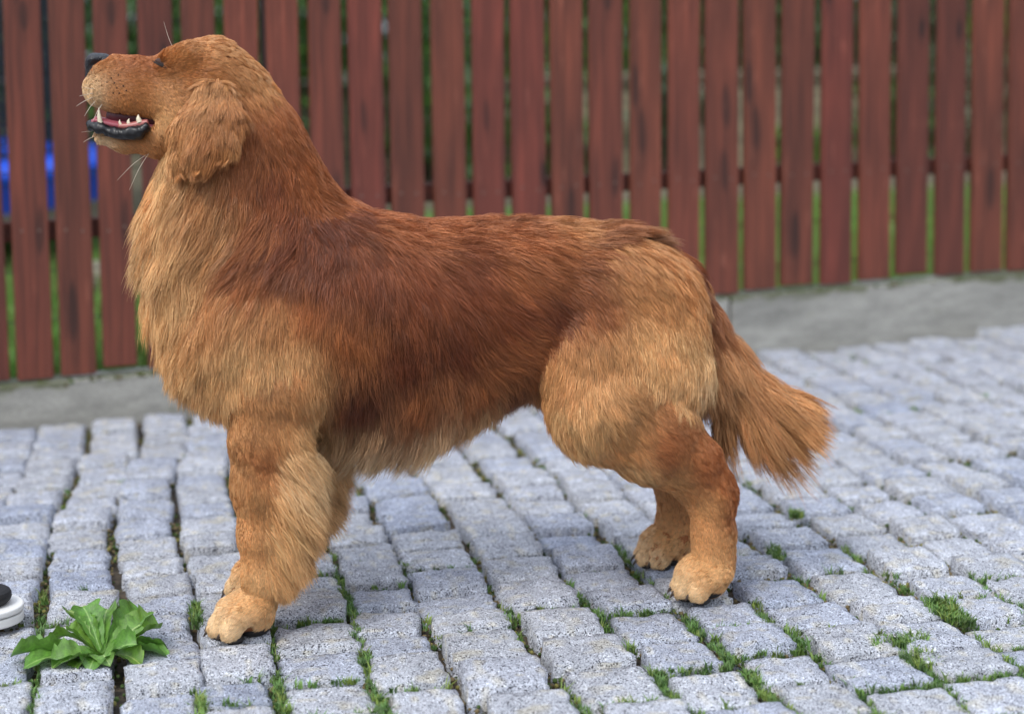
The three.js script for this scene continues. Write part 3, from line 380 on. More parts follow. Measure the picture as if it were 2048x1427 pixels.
// trunk, neck, legs, tail (photograph points on the dog's middle plane, or w metres nearer the viewer)
const NEAR = 0.078, FAR = -0.078;
const bodyBones = [
  ...chain('trunk', [[500, 616, 134], [570, 620, 176], [660, 622, 184], [800, 640, 178], [950, 614, 152], [1080, 606, 142], [1210, 612, 136], [1275, 612, 104]], 0.74),
  ...chain('trunk', [[398, 490, 50], [424, 570, 68], [472, 650, 76]], 0.85),
  ...chain('trunk', [[478, 705, 54], [508, 740, 70]], 0.95),
  ...chain('neck', [[440, 215, 78], [458, 320, 100], [470, 420, 120], [490, 520, 140]], 0.72),
  ...chain('neck', [[478, 200, 56], [514, 290, 60], [552, 375, 64], [640, 450, 52]], 0.62),
];
for (const w of [NEAR, FAR]) {
  const f = w > 0 ? 0 : 1, q = (x, y) => [x + 14 * f, y - 6 * f];
  bodyBones.push(...chain('trunk', [[...q(520, 570), 76, w * 0.75], [...q(500, 680), 88, w * 0.85], [...q(538, 770), 66, w]], 0.62));
  bodyBones.push(...chain('fore', w > 0 ? [[542, 790, 70, w], [530, 880, 56, w], [522, 970, 46, w], [520, 1070, 34, w], [524, 1150, 30, w], [520, 1200, 30, w]] : [[580, 790, 70, w], [590, 900, 54, w], [582, 1000, 42, w], [562, 1080, 34, w], [550, 1120, 31, w], [540, 1145, 30, w]]));
  bodyBones.push(...chain('thigh', [[...q(1265, 612), 112, w * 0.62], [...q(1225, 740), 112, w * 0.8], [...q(1210, 815), 88, w * 0.95]], 0.62));
  bodyBones.push(...chain('thigh', [[...q(1315, 620), 62, w * 0.5], [...q(1330, 720), 60, w * 0.7], [...q(1310, 830), 66, w * 0.9]], 0.7));
  bodyBones.push(...chain('hind', w > 0 ? [[1215, 815, 92, w], [1310, 880, 76, w], [1380, 930, 54, w], [1420, 985, 42, w], [1426, 1070, 33, w], [1426, 1130, 33, w], [1418, 1160, 33, w]] : [[1230, 800, 80, w], [1290, 880, 62, w], [1352, 945, 44, w], [1362, 1000, 38, w], [1352, 1060, 36, w], [1345, 1095, 36, w]], 0.9));
}
bodyBones.push(...chain('tail', [[1275, 540, 50], [1335, 566, 42], [1388, 636, 36], [1428, 700, 32], [1485, 770, 27], [1545, 808, 22], [1590, 832, 14]], 0.8));
for (const b of bodyBones) if (b.grp === 'tail') b.sk = 0.02; else if (b.grp === 'hind' || b.grp === 'fore') b.sk = 0.028;
const bodyField = fieldOf(bodyBones, 0.045);
const eyeAt = D(318, 128, 0.05);
const noseBones = [...chain('n', [[188, 121, 15], [208, 120, 13]], 1.4), ...chain('n', [[184, 134, 12], [179, 152, 9]], 1.0)], noseDist = (x, y, z) => Math.min(...noseBones.map((b) => boneDist(b, x, y, z)));
// head
const headBones = [
  ...chain('head', [[370, 150, 58], [420, 156, 70], [462, 182, 68]], 0.92),
  ...chain('head', [[362, 215, 54], [400, 245, 60]], 1.02),
  ...chain('head', [[334, 168, 46], [264, 161, 40], [224, 152, 33]], 0.84),
  ...chain('head', [[216, 150, 29], [206, 168, 26]], 0.95),
  ...chain('head', [[204, 180, 29], [250, 192, 31], [300, 200, 36]], 1.0),
  ...chain('head', [[440, 215, 78], [458, 320, 100]], 0.72),
  ...chain('head', [[478, 200, 58], [514, 290, 60]], 0.66),
  ...chain('head', [[205, 270, 15], [250, 278, 18], [310, 274, 28], [360, 255, 44]], 0.98),
  ...[1, -1].flatMap((s) => chain('head', [[340, 120, 15, 0.028 * s], [372, 110, 20, 0.032 * s]])),
];
for (const s of [1, -1]) {
  const w = 0.067 * s;
  headBones.push(...chain('ear', [[408, 186, 18, w * 0.94], [380, 255, 26, w * 1.02], [364, 320, 20, w * 1.12]], 0.24), ...chain('ear', [[426, 184, 22, w * 0.94], [416, 255, 36, w * 1.18], [402, 310, 28, w * 1.42]], 0.22), ...chain('ear', [[446, 190, 20, w * 0.94], [454, 246, 26, w * 1.20], [450, 284, 22, w * 1.42]], 0.22));
}
for (const b of headBones) b.sk = b.grp === 'ear' ? 0.013 : 0.02;
const mouthCut = [bone('cut', [150, 232, 0.0], 13, [298, 241, 0.0], 12, 4)];
const headField = fieldOf(headBones, 0.02, mouthCut);
// paws
function pawBones(cx, cy, w, tipx, hind) {     // ankle, then four toes and the heel; all in metres
  const a = D(cx, cy, w), t = D(tipx, cy, w).x, out = [], B = (ax, ay, az, ra, bx, by, bz, rb, k = 1) => out.push({ grp: 'paw', ax, ay, az, bx, by, bz, ra, rb, k, sk: 0.012 });
  B(a.x, a.y, w, 0.0225, a.x - 0.010, 0.038, w, 0.027, 1.05);
  B(a.x - 0.004, 0.030, w, 0.026, a.x - 0.026, 0.030, w, 0.0235, 1.3);
  const lz = [-0.0285, -0.0100, 0.0100, 0.0285], lx = [0.017, 0.002, 0.000, 0.016];
  lz.forEach((z, i) => { const x = t + lx[i] + 0.017; B(x + 0.036, 0.040, w + z * 0.8, 0.0145, x + 0.013, 0.034, w + z, 0.0145); B(x + 0.013, 0.033, w + z, 0.0145, x, 0.0155, w + z, 0.0135); });
  for (const b of out.slice(-8)) b.sk = 0.005;
  return out;
}
const paws = [pawBones(514, 1195, NEAR, 408), pawBones(534, 1140, FAR, 444), pawBones(1420, 1150, NEAR, 1340, true), pawBones(1345, 1085, FAR, 1266, true)];
const pawFields = paws.map((b) => fieldOf(b, 0.012));
const skinParts = [[bodyBones, bodyField, 0.0085], [headBones, headField, 0.0038], ...paws.map((b, i) => [b, pawFields[i], 0.0032])];
const skinGeos = skinParts.map(([b, f, h]) => { const [lo, hi] = bounds(b, h * 3 + 0.008); return surfaceNet(f, lo, hi, h); });
const skinMat = std({ color: srgb(150, 92, 52), roughness: 0.9 });
mesh(mergeGeometries(skinGeos), skinMat, 'body', dog);

// coat: what each region's hair looks like. [px, py, direction in degrees (0 = towards the tail, 90 = down), length mm, lift, colour]
const COAT = {
  red: [142, 78, 48], deep: [112, 58, 36], rust: [172, 105, 64], gold: [236, 190, 140], pale: [238, 202, 160], cream: [242, 216, 184], fawn: [208, 150, 102], face: [196, 128, 70], ear: [188, 124, 76], tan: [214, 159, 110], paw: [252, 224, 188], tail: [208, 154, 110], dim: [172, 114, 78],
};
const GUIDES = {
  trunk: [
    [300, 470, 100, 60, .22, 'gold'], [275, 540, 95, 62, .24, 'pale'], [300, 610, 90, 55, .2, 'gold'], [350, 560, 98, 55, .12, 'gold'], [420, 560, 105, 50, .1, 'fawn'], [350, 700, 120, 48, .3, 'gold'], [390, 760, 112, 45, .3, 'gold'], [430, 800, 95, 36, .2, 'gold'],
    [500, 500, 125, 46, .1, 'rust'], [560, 470, 118, 42, .1, 'red'], [640, 440, 80, 40, .12, 'deep'], [690, 410, 35, 42, .16, 'red'], [640, 500, 105, 40, .1, 'red'], [600, 560, 98, 36, .08, 'rust'], [540, 600, 100, 34, .08, 'fawn'], [480, 650, 102, 34, .08, 'gold'], [560, 670, 88, 32, .08, 'gold'], [500, 740, 92, 34, .1, 'gold'], [590, 720, 70, 34, .1, 'tan'], [570, 790, 62, 36, .14, 'tan'],
    [720, 500, 85, 40, .1, 'red'], [680, 620, 84, 40, .1, 'rust'], [740, 430, 22, 40, .13, 'rust'], [850, 440, 10, 40, .12, 'rust'], [980, 440, 6, 40, .12, 'rust'], [1120, 440, 8, 42, .13, 'fawn'], [1230, 455, 8, 46, .2, 'rust'],
    [800, 540, 68, 40, .08, 'red'], [900, 530, 52, 40, .08, 'red'], [1000, 510, 38, 40, .08, 'rust'], [1100, 510, 40, 40, .08, 'rust'], [1200, 520, 46, 40, .08, 'red'], [1260, 500, 25, 40, .1, 'deep'], [780, 660, 78, 42, .08, 'deep'], [880, 640, 62, 42, .08, 'deep'], [970, 600, 45, 40, .08, 'red'], [1060, 590, 60, 40, .08, 'deep'], [960, 670, 30, 40, .1, 'rust'], [1030, 660, 28, 38, .1, 'rust'], [700, 740, 92, 44, .08, 'deep'], [820, 750, 92, 46, .08, 'rust'], [930, 730, 75, 44, .1, 'rust'], [1020, 740, 85, 42, .1, 'deep'], [1070, 760, 100, 40, .12, 'fawn'],
    [680, 860, 108, 72, .18, 'pale'], [780, 858, 112, 80, .24, 'cream'], [880, 826, 112, 78, .24, 'cream'], [960, 790, 105, 60, .2, 'pale'], [1060, 790, 95, 50, .16, 'gold'], [1262, 442, -12, 55, .55, 'gold'],
  ],
  neck: [[520, 150, 60, 20, .12, 'tan'], [560, 230, 68, 26, .1, 'rust'], [595, 320, 58, 32, .12, 'rust'], [640, 385, 38, 40, .14, 'rust'], [500, 260, 80, 26, .08, 'rust'], [530, 350, 92, 34, .08, 'red'], [480, 330, 100, 40, .1, 'rust'], [420, 370, 112, 60, .14, 'fawn'], [350, 370, 108, 55, .18, 'gold'], [310, 340, 100, 40, .2, 'gold'], [290, 420, 105, 62, .26, 'pale'], [270, 490, 95, 65, .26, 'pale'], [360, 440, 112, 66, .12, 'gold'], [440, 440, 120, 55, .1, 'tan'], [520, 430, 122, 44, .1, 'rust'], [580, 420, 110, 40, .1, 'red'], [340, 540, 98, 60, .14, 'gold']],
  head: [[200, 125, -10, 6, .2, 'face'], [250, 125, -5, 7, .18, 'rust'], [300, 128, -10, 8, .18, 'rust'], [185, 165, 40, 6, .2, 'paw'], [178, 190, 60, 7, .3, 'cream'], [220, 175, 30, 6, .2, 'face'], [270, 165, 20, 7, .18, 'face'], [240, 205, 80, 8, .25, 'face'], [290, 215, 85, 9, .25, 'face'], [330, 180, 50, 9, .18, 'tan'], [320, 230, 75, 10, .18, 'gold'], [340, 105, -40, 9, .2, 'face'], [380, 82, -15, 11, .2, 'tan'], [430, 84, 12, 13, .2, 'tan'], [490, 112, 42, 16, .18, 'tan'], [525, 160, 62, 20, .15, 'tan'], [370, 130, -20, 10, .15, 'face'], [400, 150, 10, 12, .15, 'face'], [460, 150, 48, 16, .12, 'fawn'], [500, 210, 72, 22, .1, 'rust'], [490, 280, 84, 26, .1, 'rust'], [540, 260, 70, 26, .1, 'rust'], [350, 290, 92, 24, .14, 'tan'], [310, 300, 85, 18, .2, 'tan'], [200, 280, 40, 6, .25, 'cream'], [250, 292, 25, 7, .25, 'tan'], [290, 290, 20, 8, .22, 'face'], [330, 330, 100, 34, .18, 'gold'], [400, 340, 108, 46, .14, 'fawn']],
  ear: [[420, 175, 100, 20, .04, 'tan'], [385, 200, 112, 18, .05, 'tan'], [430, 215, 102, 26, .03, 'fawn'], [460, 230, 84, 26, .04, 'ear'], [375, 260, 110, 27, .03, 'tan'], [420, 270, 112, 27, .03, 'ear'], [350, 320, 98, 22, .04, 'tan'], [390, 320, 105, 24, .03, 'fawn'], [440, 300, 112, 26, .04, 'ear'], [468, 285, 80, 24, .08, 'tan']],
  fore: [[450, 830, 95, 19, .1, 'tan'], [540, 830, 80, 22, .1, 'fawn'], [470, 930, 90, 14, .08, 'tan'], [530, 900, 78, 19, .08, 'rust'], [560, 900, 65, 28, .14, 'tan'], [480, 1050, 90, 10, .08, 'tan'], [520, 1000, 85, 14, .08, 'tan'], [550, 1000, 70, 20, .12, 'tan'], [500, 1100, 92, 9, .08, 'tan'], [510, 1150, 95, 8, .08, 'gold'], [520, 1220, 100, 8, .08, 'gold']],
  feather: [[600, 840, 50, 40, .24, 'gold'], [575, 920, 54, 66, .28, 'pale'], [565, 1000, 54, 74, .3, 'gold'], [555, 1080, 60, 60, .28, 'gold'], [550, 1140, 68, 40, .22, 'gold'], [550, 1180, 80, 12, .1, 'gold'], [520, 830, 75, 28, .14, 'tan'], [560, 790, 75, 28, .1, 'tan']],
  thigh: [[1150, 580, 58, 38, .1, 'rust'], [1240, 560, 52, 36, .08, 'fawn'], [1300, 570, 62, 36, .1, 'fawn'], [1350, 600, 75, 44, .14, 'tan'], [1180, 660, 88, 38, .14, 'tan'], [1250, 650, 78, 34, .1, 'gold'], [1320, 660, 85, 38, .12, 'gold'], [1380, 700, 95, 52, .2, 'pale'], [1110, 740, 100, 42, .2, 'tan'], [1180, 760, 96, 36, .14, 'gold'], [1250, 740, 98, 34, .1, 'gold'], [1320, 760, 108, 34, .1, 'gold'], [1390, 800, 98, 46, .16, 'pale'], [1140, 840, 90, 34, .2, 'gold'], [1220, 830, 75, 24, .1, 'fawn'], [1290, 830, 58, 22, .06, 'rust'], [1340, 840, 60, 22, .06, 'rust']],
  hind: [[1150, 850, 80, 34, .2, 'gold'], [1220, 870, 60, 26, .14, 'tan'], [1250, 930, 48, 24, .16, 'gold'], [1300, 880, 45, 22, .1, 'rust'], [1330, 950, 50, 14, .12, 'tan'], [1390, 920, 48, 18, .12, 'rust'], [1450, 950, 65, 16, .14, 'rust'], [1400, 1000, 65, 10, .12, 'tan'], [1465, 1010, 88, 22, .16, 'rust'], [1430, 1080, 92, 8, .12, 'tan'], [1465, 1080, 90, 14, .14, 'tan'], [1420, 1120, 100, 8, .08, 'gold']],
  tail: [[1300, 490, 35, 40, .12, 'rust'], [1370, 560, 58, 40, .1, 'red'], [1405, 640, 68, 46, .1, 'dim'], [1430, 690, 66, 70, .12, 'tail'], [1400, 700, 88, 95, .18, 'tail'], [1470, 740, 50, 90, .12, 'tail'], [1450, 790, 76, 150, .24, 'tail'], [1500, 770, 38, 95, .14, 'tan'], [1500, 820, 66, 150, .24, 'tan'], [1560, 810, 28, 62, .16, 'tan'], [1560, 850, 54, 112, .24, 'tan'], [1590, 835, 42, 60, .2, 'tan']],
  paw: [[505, 1180, 140, 8, .05, 'gold', NEAR], [430, 1250, 140, 7, .05, 'paw', NEAR], [1415, 1140, 140, 8, .05, 'gold', NEAR], [1360, 1190, 140, 7, .05, 'paw', NEAR], [534, 1120, 140, 8, .05, 'gold', FAR], [460, 1185, 140, 7, .05, 'paw', FAR], [1345, 1065, 140, 8, .05, 'gold', FAR], [1290, 1118, 140, 7, .05, 'paw', FAR]],
};
const guides = {};
for (const k in GUIDES) guides[k] = GUIDES[k].map(([px, py, a, len, lift, c, w]) => { const p = D(px, py, w !== undefined ? w : k === 'fore' || k === 'hind' || k === 'feather' ? NEAR : k === 'ear' ? 0.07 : 0); const col = srgb(...COAT[c]); return [p.x, p.y, Math.cos(a * rad), -Math.sin(a * rad), len / 1000, lift, col.r, col.g, col.b]; });
function coatAt(grp, x, y, out) {
  let s = 0; out.fill(0);
  for (const g of guides[grp]) { const d = (g[0] - x) ** 2 + (g[1] - y) ** 2, w = 1 / (d + 0.00035) ** 1.9; s += w; for (let i = 0; i < 7; i++) out[i] += w * g[i + 2]; }
  for (let i = 0; i < 7; i++) out[i] /= s;
  return out;
}
// tufts of curved, tapering hairs
function tuftGeometry(seed, L, R, count, width, wave, clump, rings = 4, vary = 0.42) {
  const r = rng(seed), pos = [], nor = [], col = [], idx = [];
  const tz = (r() - 0.5) * 0.16 * L, ph = r() * 6;
  for (let s = 0; s < count; s++) {
    const a = r() * 6.283, q = Math.sqrt(r()) * R, rx = Math.cos(a) * q, rz = Math.sin(a) * q, len = L * (0.68 + 0.42 * r()), dz = (r() - 0.5) * 0.26 * len, up = 0.6 + 0.9 * r(), wp = ph + (r() - 0.5) * 1.6, tone = 1 - vary * 0.5 + vary * r() ** 1.2, wd = width * (0.65 + 0.6 * r()), warm = (r() - 0.5) * 0.1;
    const base = pos.length / 3, pts = [];
    for (let i = 0; i <= rings; i++) {
      const t = i / rings, cl = clump * t * t;
      const wv = wave * len * Math.sin(t * 4.2 + wp) * t;
      pts.push([rx * (1 - cl * 0.5) + len * t * (1 - 0.06 * t), up * L * (0.50 * t - 0.34 * t * t) * 0.9 - 0.0012 * (1 - t), rz * (1 - cl) + (tz + dz) * t * t * (1 - cl * 0.6) + wv]);
    }
    for (let i = 0; i <= rings; i++) {
      const p = pts[i], n = pts[Math.min(i + 1, rings)], m = pts[Math.max(i - 1, 0)]; const T = new THREE.Vector3(n[0] - m[0], n[1] - m[1], n[2] - m[2]).normalize(), S = new THREE.Vector3(0, 0, 1).cross(T).normalize(), B = new THREE.Vector3().crossVectors(T, S);
      const w = wd * (i === rings ? 0.06 : 1 - 0.72 * (i / rings) ** 1.6) * (i === 0 ? 0.8 : 1);
      for (let j = 0; j < 3; j++) { const an = j * 2.0944 + 0.5, u = Math.cos(an), v = Math.sin(an); pos.push(p[0] + (S.x * u + B.x * v) * w, p[1] + (S.y * u + B.y * v) * w, p[2] + (S.z * u + B.z * v) * w); nor.push(S.x * u + B.x * v, S.y * u + B.y * v, S.z * u + B.z * v); col.push(tone * (1 + warm), tone, tone * (1 - warm)); }
    }
    for (let i = 0; i < rings; i++) for (let j = 0; j < 3; j++) { const A = base + i * 3 + j, Bq = base + i * 3 + (j + 1) % 3; idx.push(A, Bq, Bq + 3, A, Bq + 3, A + 3); }
  }
  const g = new THREE.BufferGeometry(); g.setAttribute('position', new THREE.Float32BufferAttribute(pos, 3)); g.setAttribute('normal', new THREE.Float32BufferAttribute(nor, 3)); g.setAttribute('color', new THREE.Float32BufferAttribute(col, 3)); g.setIndex(idx); return g;
}
const CLASSES = {
  short: { L: 0.010, list: [1, 2, 3, 4].map((s) => tuftGeometry(s, 0.010, 0.0042, 22, 0.00040, 0.03, 0.15, 3, 0.55)) },
  fine: { L: 0.020, list: [21, 22, 23, 24].map((s) => tuftGeometry(s, 0.020, 0.0048, 30, 0.00038, 0.03, 0.35, 4, 0.5)) },
  mid: { L: 0.040, list: [5, 6, 7, 8, 9].map((s) => tuftGeometry(s, 0.040, 0.0072, 40, 0.00038, 0.035, 0.45)) },
  long: { L: 0.065, list: [10, 11, 12, 13, 14].map((s) => tuftGeometry(s, 0.065, 0.0080, 40, 0.00042, 0.045, 0.6, 6)) },
};
const furMat = phys({ color: 0xffffff, vertexColors: true, roughness: 0.42, specularIntensity: 1.0 });
const tufts = {}; for (const c in CLASSES) tufts[c] = CLASSES[c].list.map(() => ({ m: [], c: [] }));
const FURSCALE = 1;
{
  const r = rng(2024), acc = new Float32Array(7), acc2 = new Float32Array(7), T = new THREE.Vector3(), n = new THREE.Vector3(), b = new THREE.Vector3(), M = new THREE.Matrix4(), col = new THREE.Color();
  const P = [0, 1, 2].map(() => new THREE.Vector3()), p = new THREE.Vector3();
  skinGeos.forEach((g, part) => {
    const [bones, f] = skinParts[part], ps = g.attributes.position, ix = g.index.array, others = skinParts.filter((_, i) => i !== part).map((q) => q[1]), near = [];
    const e = 0.003;
    for (let t = 0; t < ix.length; t += 3) {
      for (let j = 0; j < 3; j++) P[j].fromBufferAttribute(ps, ix[t + j]);
      const area = b.subVectors(P[1], P[0]).cross(p.subVectors(P[2], P[0])).length() / 2;
      const c = p.copy(P[0]).add(P[1]).add(P[2]).divideScalar(3);
      const head = part === 1, paw = part > 1;
      if (others.some((o) => o(c.x, c.y, c.z) < -0.003)) continue;
      let grp = paw ? 'paw' : 'trunk', bd = 9; if (!paw) for (const q of bones) { const d = boneDist(q, c.x, c.y, c.z); if (d < bd) { bd = d; grp = q.grp; } }
      coatAt(grp, c.x, c.y, acc);
      const len0 = acc[4 - 2];
      const perM2 = (len0 < 0.0135 ? 1 / (0.0027 ** 2) : len0 < 0.028 ? 1 / (0.0042 ** 2) : len0 < 0.05 ? 1 / (0.0058 ** 2) : 1 / (0.0066 ** 2)) * (c.z < -0.03 ? 0.45 : 1) * FURSCALE;
      let k = area * perM2; k = Math.floor(k) + (r() < k % 1 ? 1 : 0);
      for (; k > 0; k--) {
        let u = r(), v = r(); if (u + v > 1) { u = 1 - u; v = 1 - v; }
        const x = P[0].x + u * (P[1].x - P[0].x) + v * (P[2].x - P[0].x), y = P[0].y + u * (P[1].y - P[0].y) + v * (P[2].y - P[0].y), z = P[0].z + u * (P[1].z - P[0].z) + v * (P[2].z - P[0].z);
        n.set(f(x + e, y, z) - f(x - e, y, z), f(x, y + e, z) - f(x, y - e, z), f(x, y, z + e) - f(x, y, z - e)).normalize();
        if (paw && (n.y < -0.55 || y < 0.004)) continue;
        if (head && inMouth(x, y, z, n)) continue;
        coatAt(grp, x, y, acc);
        if (grp === 'fore') { const t = smooth(0.05, 0.65, n.x); if (t > 0) { coatAt('feather', x, y, acc2); for (let i = 0; i < 7; i++) acc[i] = lerp(acc[i], acc2[i], t); } }
        let wob = fbm(x * 26, y * 26, z * 26 + 4, 2) * 0.6 + fbm(x * 8 + 7, y * 8, z * 8, 2) * 0.35; if (head) wob *= 0.3; if (paw) wob = 0;
        let dx = acc[0], dy = acc[1]; const ca = Math.cos(wob), sa = Math.sin(wob);
        T.set(dx * ca - dy * sa, dx * sa + dy * ca, (grp === 'tail' ? 0.35 : 0.12) * n.z + (r() - 0.5) * 0.12);
        if (paw) T.set(-0.8, -0.62, 0.25 * n.z);
        const out = T.dot(n); T.addScaledVector(n, -out); if (T.lengthSq() < 1e-4) T.set(0.3, -0.3, 0.1); T.normalize(); const hang = Math.max(0, out) * smooth(0.03, 0.06, acc[2]) * 1.1;
        let len = acc[2] * (0.8 + 0.4 * r()) * (grp === 'trunk' || grp === 'neck' ? 1.18 : 1), lift = acc[3] * (0.7 + 0.6 * r()) * (head ? 0.7 : 1);
        const cls = len < 0.0135 ? 'short' : len < 0.028 ? 'fine' : len < 0.056 ? 'mid' : 'long', C = CLASSES[cls], slot = Math.floor(r() * C.list.length);
        T.addScaledVector(n, lift - 0.12 + hang).normalize(); n.addScaledVector(T, -T.dot(n)).normalize(); b.crossVectors(T, n);
        if (r() < 0.5) { b.negate(); }
        const sx = len / C.L, sy = Math.sqrt(sx) * (0.85 + 0.3 * r()), sz = clamp(sx, 0.8, 1.15) * (0.9 + 0.25 * r());
        M.set(T.x * sx, n.x * sy, b.x * sz, x, T.y * sx, n.y * sy, b.y * sz, y, T.z * sx, n.z * sy, b.z * sz, z, 0, 0, 0, 1);
        const al = x * acc[0] + y * acc[1], ac = y * acc[0] - x * acc[1];
        const patch = 1 + (head || paw ? 0.15 : 0.42) * fbm(al * 11, ac * 62, z * 40, 2) + fbm(x * 16 + 3, y * 16, z * 16, 2) * (head || paw ? 0.2 : 0.4) + (r() - 0.5) * 0.16;
        tufts[cls][slot].m.push(...M.elements); tufts[cls][slot].c.push(acc[4] * patch * 1.0, acc[5] * patch * 0.945 * (0.985 + 0.03 * r()), acc[6] * patch * 0.80);
      }
    }
  });
}
function inMouth(x, y, z, n) { return Math.abs(boneDist(mouthCut[0], x, y, z)) < 0.004 || (noseDist(x, y, z) < 0.0015) || Math.hypot((x - eyeAt.x - (y - eyeAt.y) * -0.4) / 0.0105, (y - eyeAt.y + (x - eyeAt.x) * 0.42) / 0.0048) < 1; }
{
  let total = 0;
  for (const c in tufts) tufts[c].forEach((t, i) => {
    const k = t.c.length / 3; if (!k) return; total += k;
    const im = new THREE.InstancedMesh(CLASSES[c].list[i], furMat, k); im.instanceMatrix.array.set(t.m); im.instanceColor = new THREE.InstancedBufferAttribute(new Float32Array(t.c), 3);
    put(im, 'fur', dog, { kind: 'stuff' });
  });
  console.log('tufts', total);
}

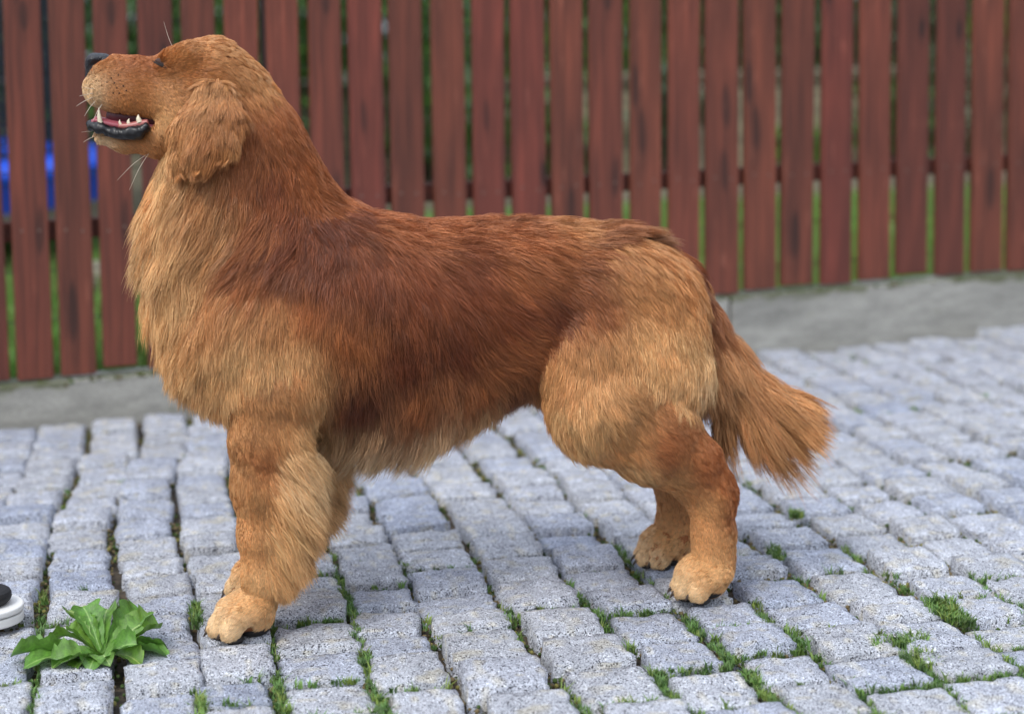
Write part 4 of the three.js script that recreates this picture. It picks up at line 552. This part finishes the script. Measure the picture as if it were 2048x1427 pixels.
// face
{
  const surfW = (px, py, s = 1) => { let w = 0.13; for (let i = 0; i < 130; i++) { const p = D(px, py, w * s); if (headField(p.x, p.y, w * s) < 0) break; w -= 0.001; } return w * s; };
  const noseB = noseBones;
  const cuts = [1, -1].map((s) => bone('c', [183, 131, 0.0120 * s], 4.6, [199, 125, 0.0155 * s], 3.4));
  for (const b of noseB) b.sk = 0.008; const nf = fieldOf(noseB, 0.008, cuts), [lo, hi] = bounds(noseB, 0.008);
  mesh(surfaceNet((x, y, z) => nf(x, y, z) + 0.0007 * N3(x * 700, y * 700, z * 700), lo, hi, 0.0013), phys({ color: srgb(30, 30, 35), roughness: 0.42 }), 'nose', dog);
  const dark = phys({ color: srgb(30, 22, 20), roughness: 0.85 }), lip = phys({ color: srgb(22, 21, 23), roughness: 0.38 });
  for (const s of [1, -1]) {
    const pts = [[303, 121], [313, 127], [324, 131], [335, 138]].map(([x, y]) => D(x, y, surfW(x, y, s) + 0.0005 * s));
    mesh(tube(pts, [0.0005, 0.0021, 0.0026, 0.0005], 16, 8, 0.8), dark, 'eyelid', dog);
    const pts2 = [[309, 121], [319, 122], [329, 129]].map(([x, y]) => D(x, y, surfW(x, y, s) - 0.0005 * s));
    mesh(tube(pts2, [0.0008, 0.0042, 0.0008], 14, 8, 0.7), std({ color: srgb(74, 53, 46), roughness: 0.9 }), 'upper_eyelid', dog);
  }
  const side = [[183, 250, .006], [194, 255, .0165], [214, 261, .0205], [236, 267, .0235], [258, 267, .027], [282, 262, .0305], [296, 252, .032]];
  const ring = [...side.slice().reverse().map(([x, y, w]) => D(x, y, -w)), ...side.map(([x, y, w]) => D(x, y, w))];
  const lg = tube(ring, [.005, .0078, .0088, .0072, .0064, .0076, .006, .005, .006, .0076, .0064, .0072, .0088, .0078, .005], 90, 12), lp = lg.attributes.position, ln = lg.attributes.normal;
  for (let i = 0; i < lp.count; i++) { const x = lp.getX(i), y = lp.getY(i), z = lp.getZ(i), d = 0.0016 * N3(x * 420, y * 420, z * 420) + 0.0034 * N3(x * 110, y * 110, z * 110 + 3); lp.setXYZ(i, x + ln.getX(i) * d, y + ln.getY(i) * d, z + ln.getZ(i) * d); } lg.computeVertexNormals();
  mesh(lg, lip, 'lower_lip', dog);
  const lb = [bone('m', [232, 232, 0], 20, [330, 240, 0], 24, 0.9)]; { const [a, b] = bounds(lb, 0.008), f = fieldOf(lb, 0.01); mesh(surfaceNet(f, a, b, 0.004), phys({ color: srgb(84, 32, 40), roughness: 0.4 }), 'palate', dog); }
  const tg = tube([[310, 254], [272, 252], [236, 250], [204, 244], [188, 240], [181, 246]].map(([x, y]) => D(x, y, 0)), [.016, .018, .018, .016, .012, .005], 40, 14, 0.42); mesh(tg, phys({ color: srgb(160, 82, 92), roughness: 0.36 }), 'tongue', dog);
  const gum = phys({ color: srgb(170, 100, 94), roughness: 0.35 }), enamel = phys({ color: srgb(226, 214, 186), roughness: 0.3 });
  const tooth = (x0, y0, x1, y1, r, w) => { const a = D(x0, y0, w), b = D(x1, y1, w); mesh(tube([a, a.clone().lerp(b, 0.5).add(new THREE.Vector3(-0.0008, 0, 0)), b], [r, r * 0.75, r * 0.12], 10, 8), enamel, 'tooth', dog); };
  for (const s of [1, -1]) {
    mesh(tube([[236, 252], [258, 252], [280, 248], [296, 244]].map(([x, y], i) => D(x, y, (0.0205 + 0.0022 * i) * s)), [.003, .0048, .0055, .004], 24, 8), gum, 'gum', dog);
    tooth(201, 250, 197, 215, 0.0036, 0.0165 * s); tooth(190, 248, 187, 237, 0.0018, 0.008 * s); tooth(186, 248, 184, 239, 0.0015, 0.003 * s);
    tooth(241, 249, 239, 239, 0.0022, 0.0215 * s); tooth(257, 248, 258, 237, 0.0028, 0.0235 * s); tooth(279, 245, 276, 229, 0.0042, 0.0262 * s);
  }
  const wm = std({ color: srgb(226, 214, 196), roughness: 0.5 }), r = rng(8);
  for (const [x, y, dx, dy] of [[188, 186, -30, 6], [186, 194, -34, 18], [192, 200, -24, 32], [205, 206, -20, 36], [190, 178, -28, -4], [184, 262, -22, 2], [190, 272, -24, 12], [300, 302, -42, 78], [296, 306, -62, 54], [345, 95, -18, -52]]) for (const s of [1, -1]) {
    const w = surfW(x, y, s) || 0.02 * s, a = D(x, y, w), b = D(x + dx * 0.5, y + dy * 0.42, w * 1.5), c = D(x + dx, y + dy, w * 1.9); mesh(tube([a, b, c], [.00035, .00028, .00008], 10, 5), wm, 'whisker', dog);
  }
  for (const [x, y] of [[222, 156], [236, 150], [213, 164], [228, 166], [241, 160], [219, 175], [233, 176], [246, 172], [238, 186], [252, 181], [226, 186]]) for (const s of [1, -1]) { const w = surfW(x, y, s), g = new THREE.SphereGeometry(0.0011, 8, 6); mesh(g, dark, 'whisker_spot', dog).position.copy(D(x, y, w + 0.0016 * s)); }
  const pad = std({ color: srgb(32, 29, 29), roughness: 0.8 }), claw = phys({ color: srgb(70, 58, 50), roughness: 0.4 });
  paws.forEach((bs) => {
    const toes = bs.slice(2).filter((_, i) => i % 2), heel = bs[1];
    for (const t of toes) { const a = new THREE.Vector3(t.bx - 0.006, 0.012, t.bz); mesh(tube([a, a.clone().add(new THREE.Vector3(-0.008, 0.001, 0)), a.clone().add(new THREE.Vector3(-0.014, -0.006, 0))], [.0036, .003, .0008], 8, 7), claw, 'claw', dog); const g = new THREE.SphereGeometry(0.012, 14, 8); g.scale(1.1, 0.6, 0.95); mesh(g, pad, 'toe_pad', dog).position.set(t.bx + 0.004, 0.0055, t.bz); }
    const g = new THREE.SphereGeometry(0.022, 16, 10); g.scale(1.05, 0.5, 1.25); mesh(g, pad, 'heel_pad', dog).position.set(heel.ax - 0.002, 0.0105, heel.az);
  });
}
renderer.render(scene, camera);
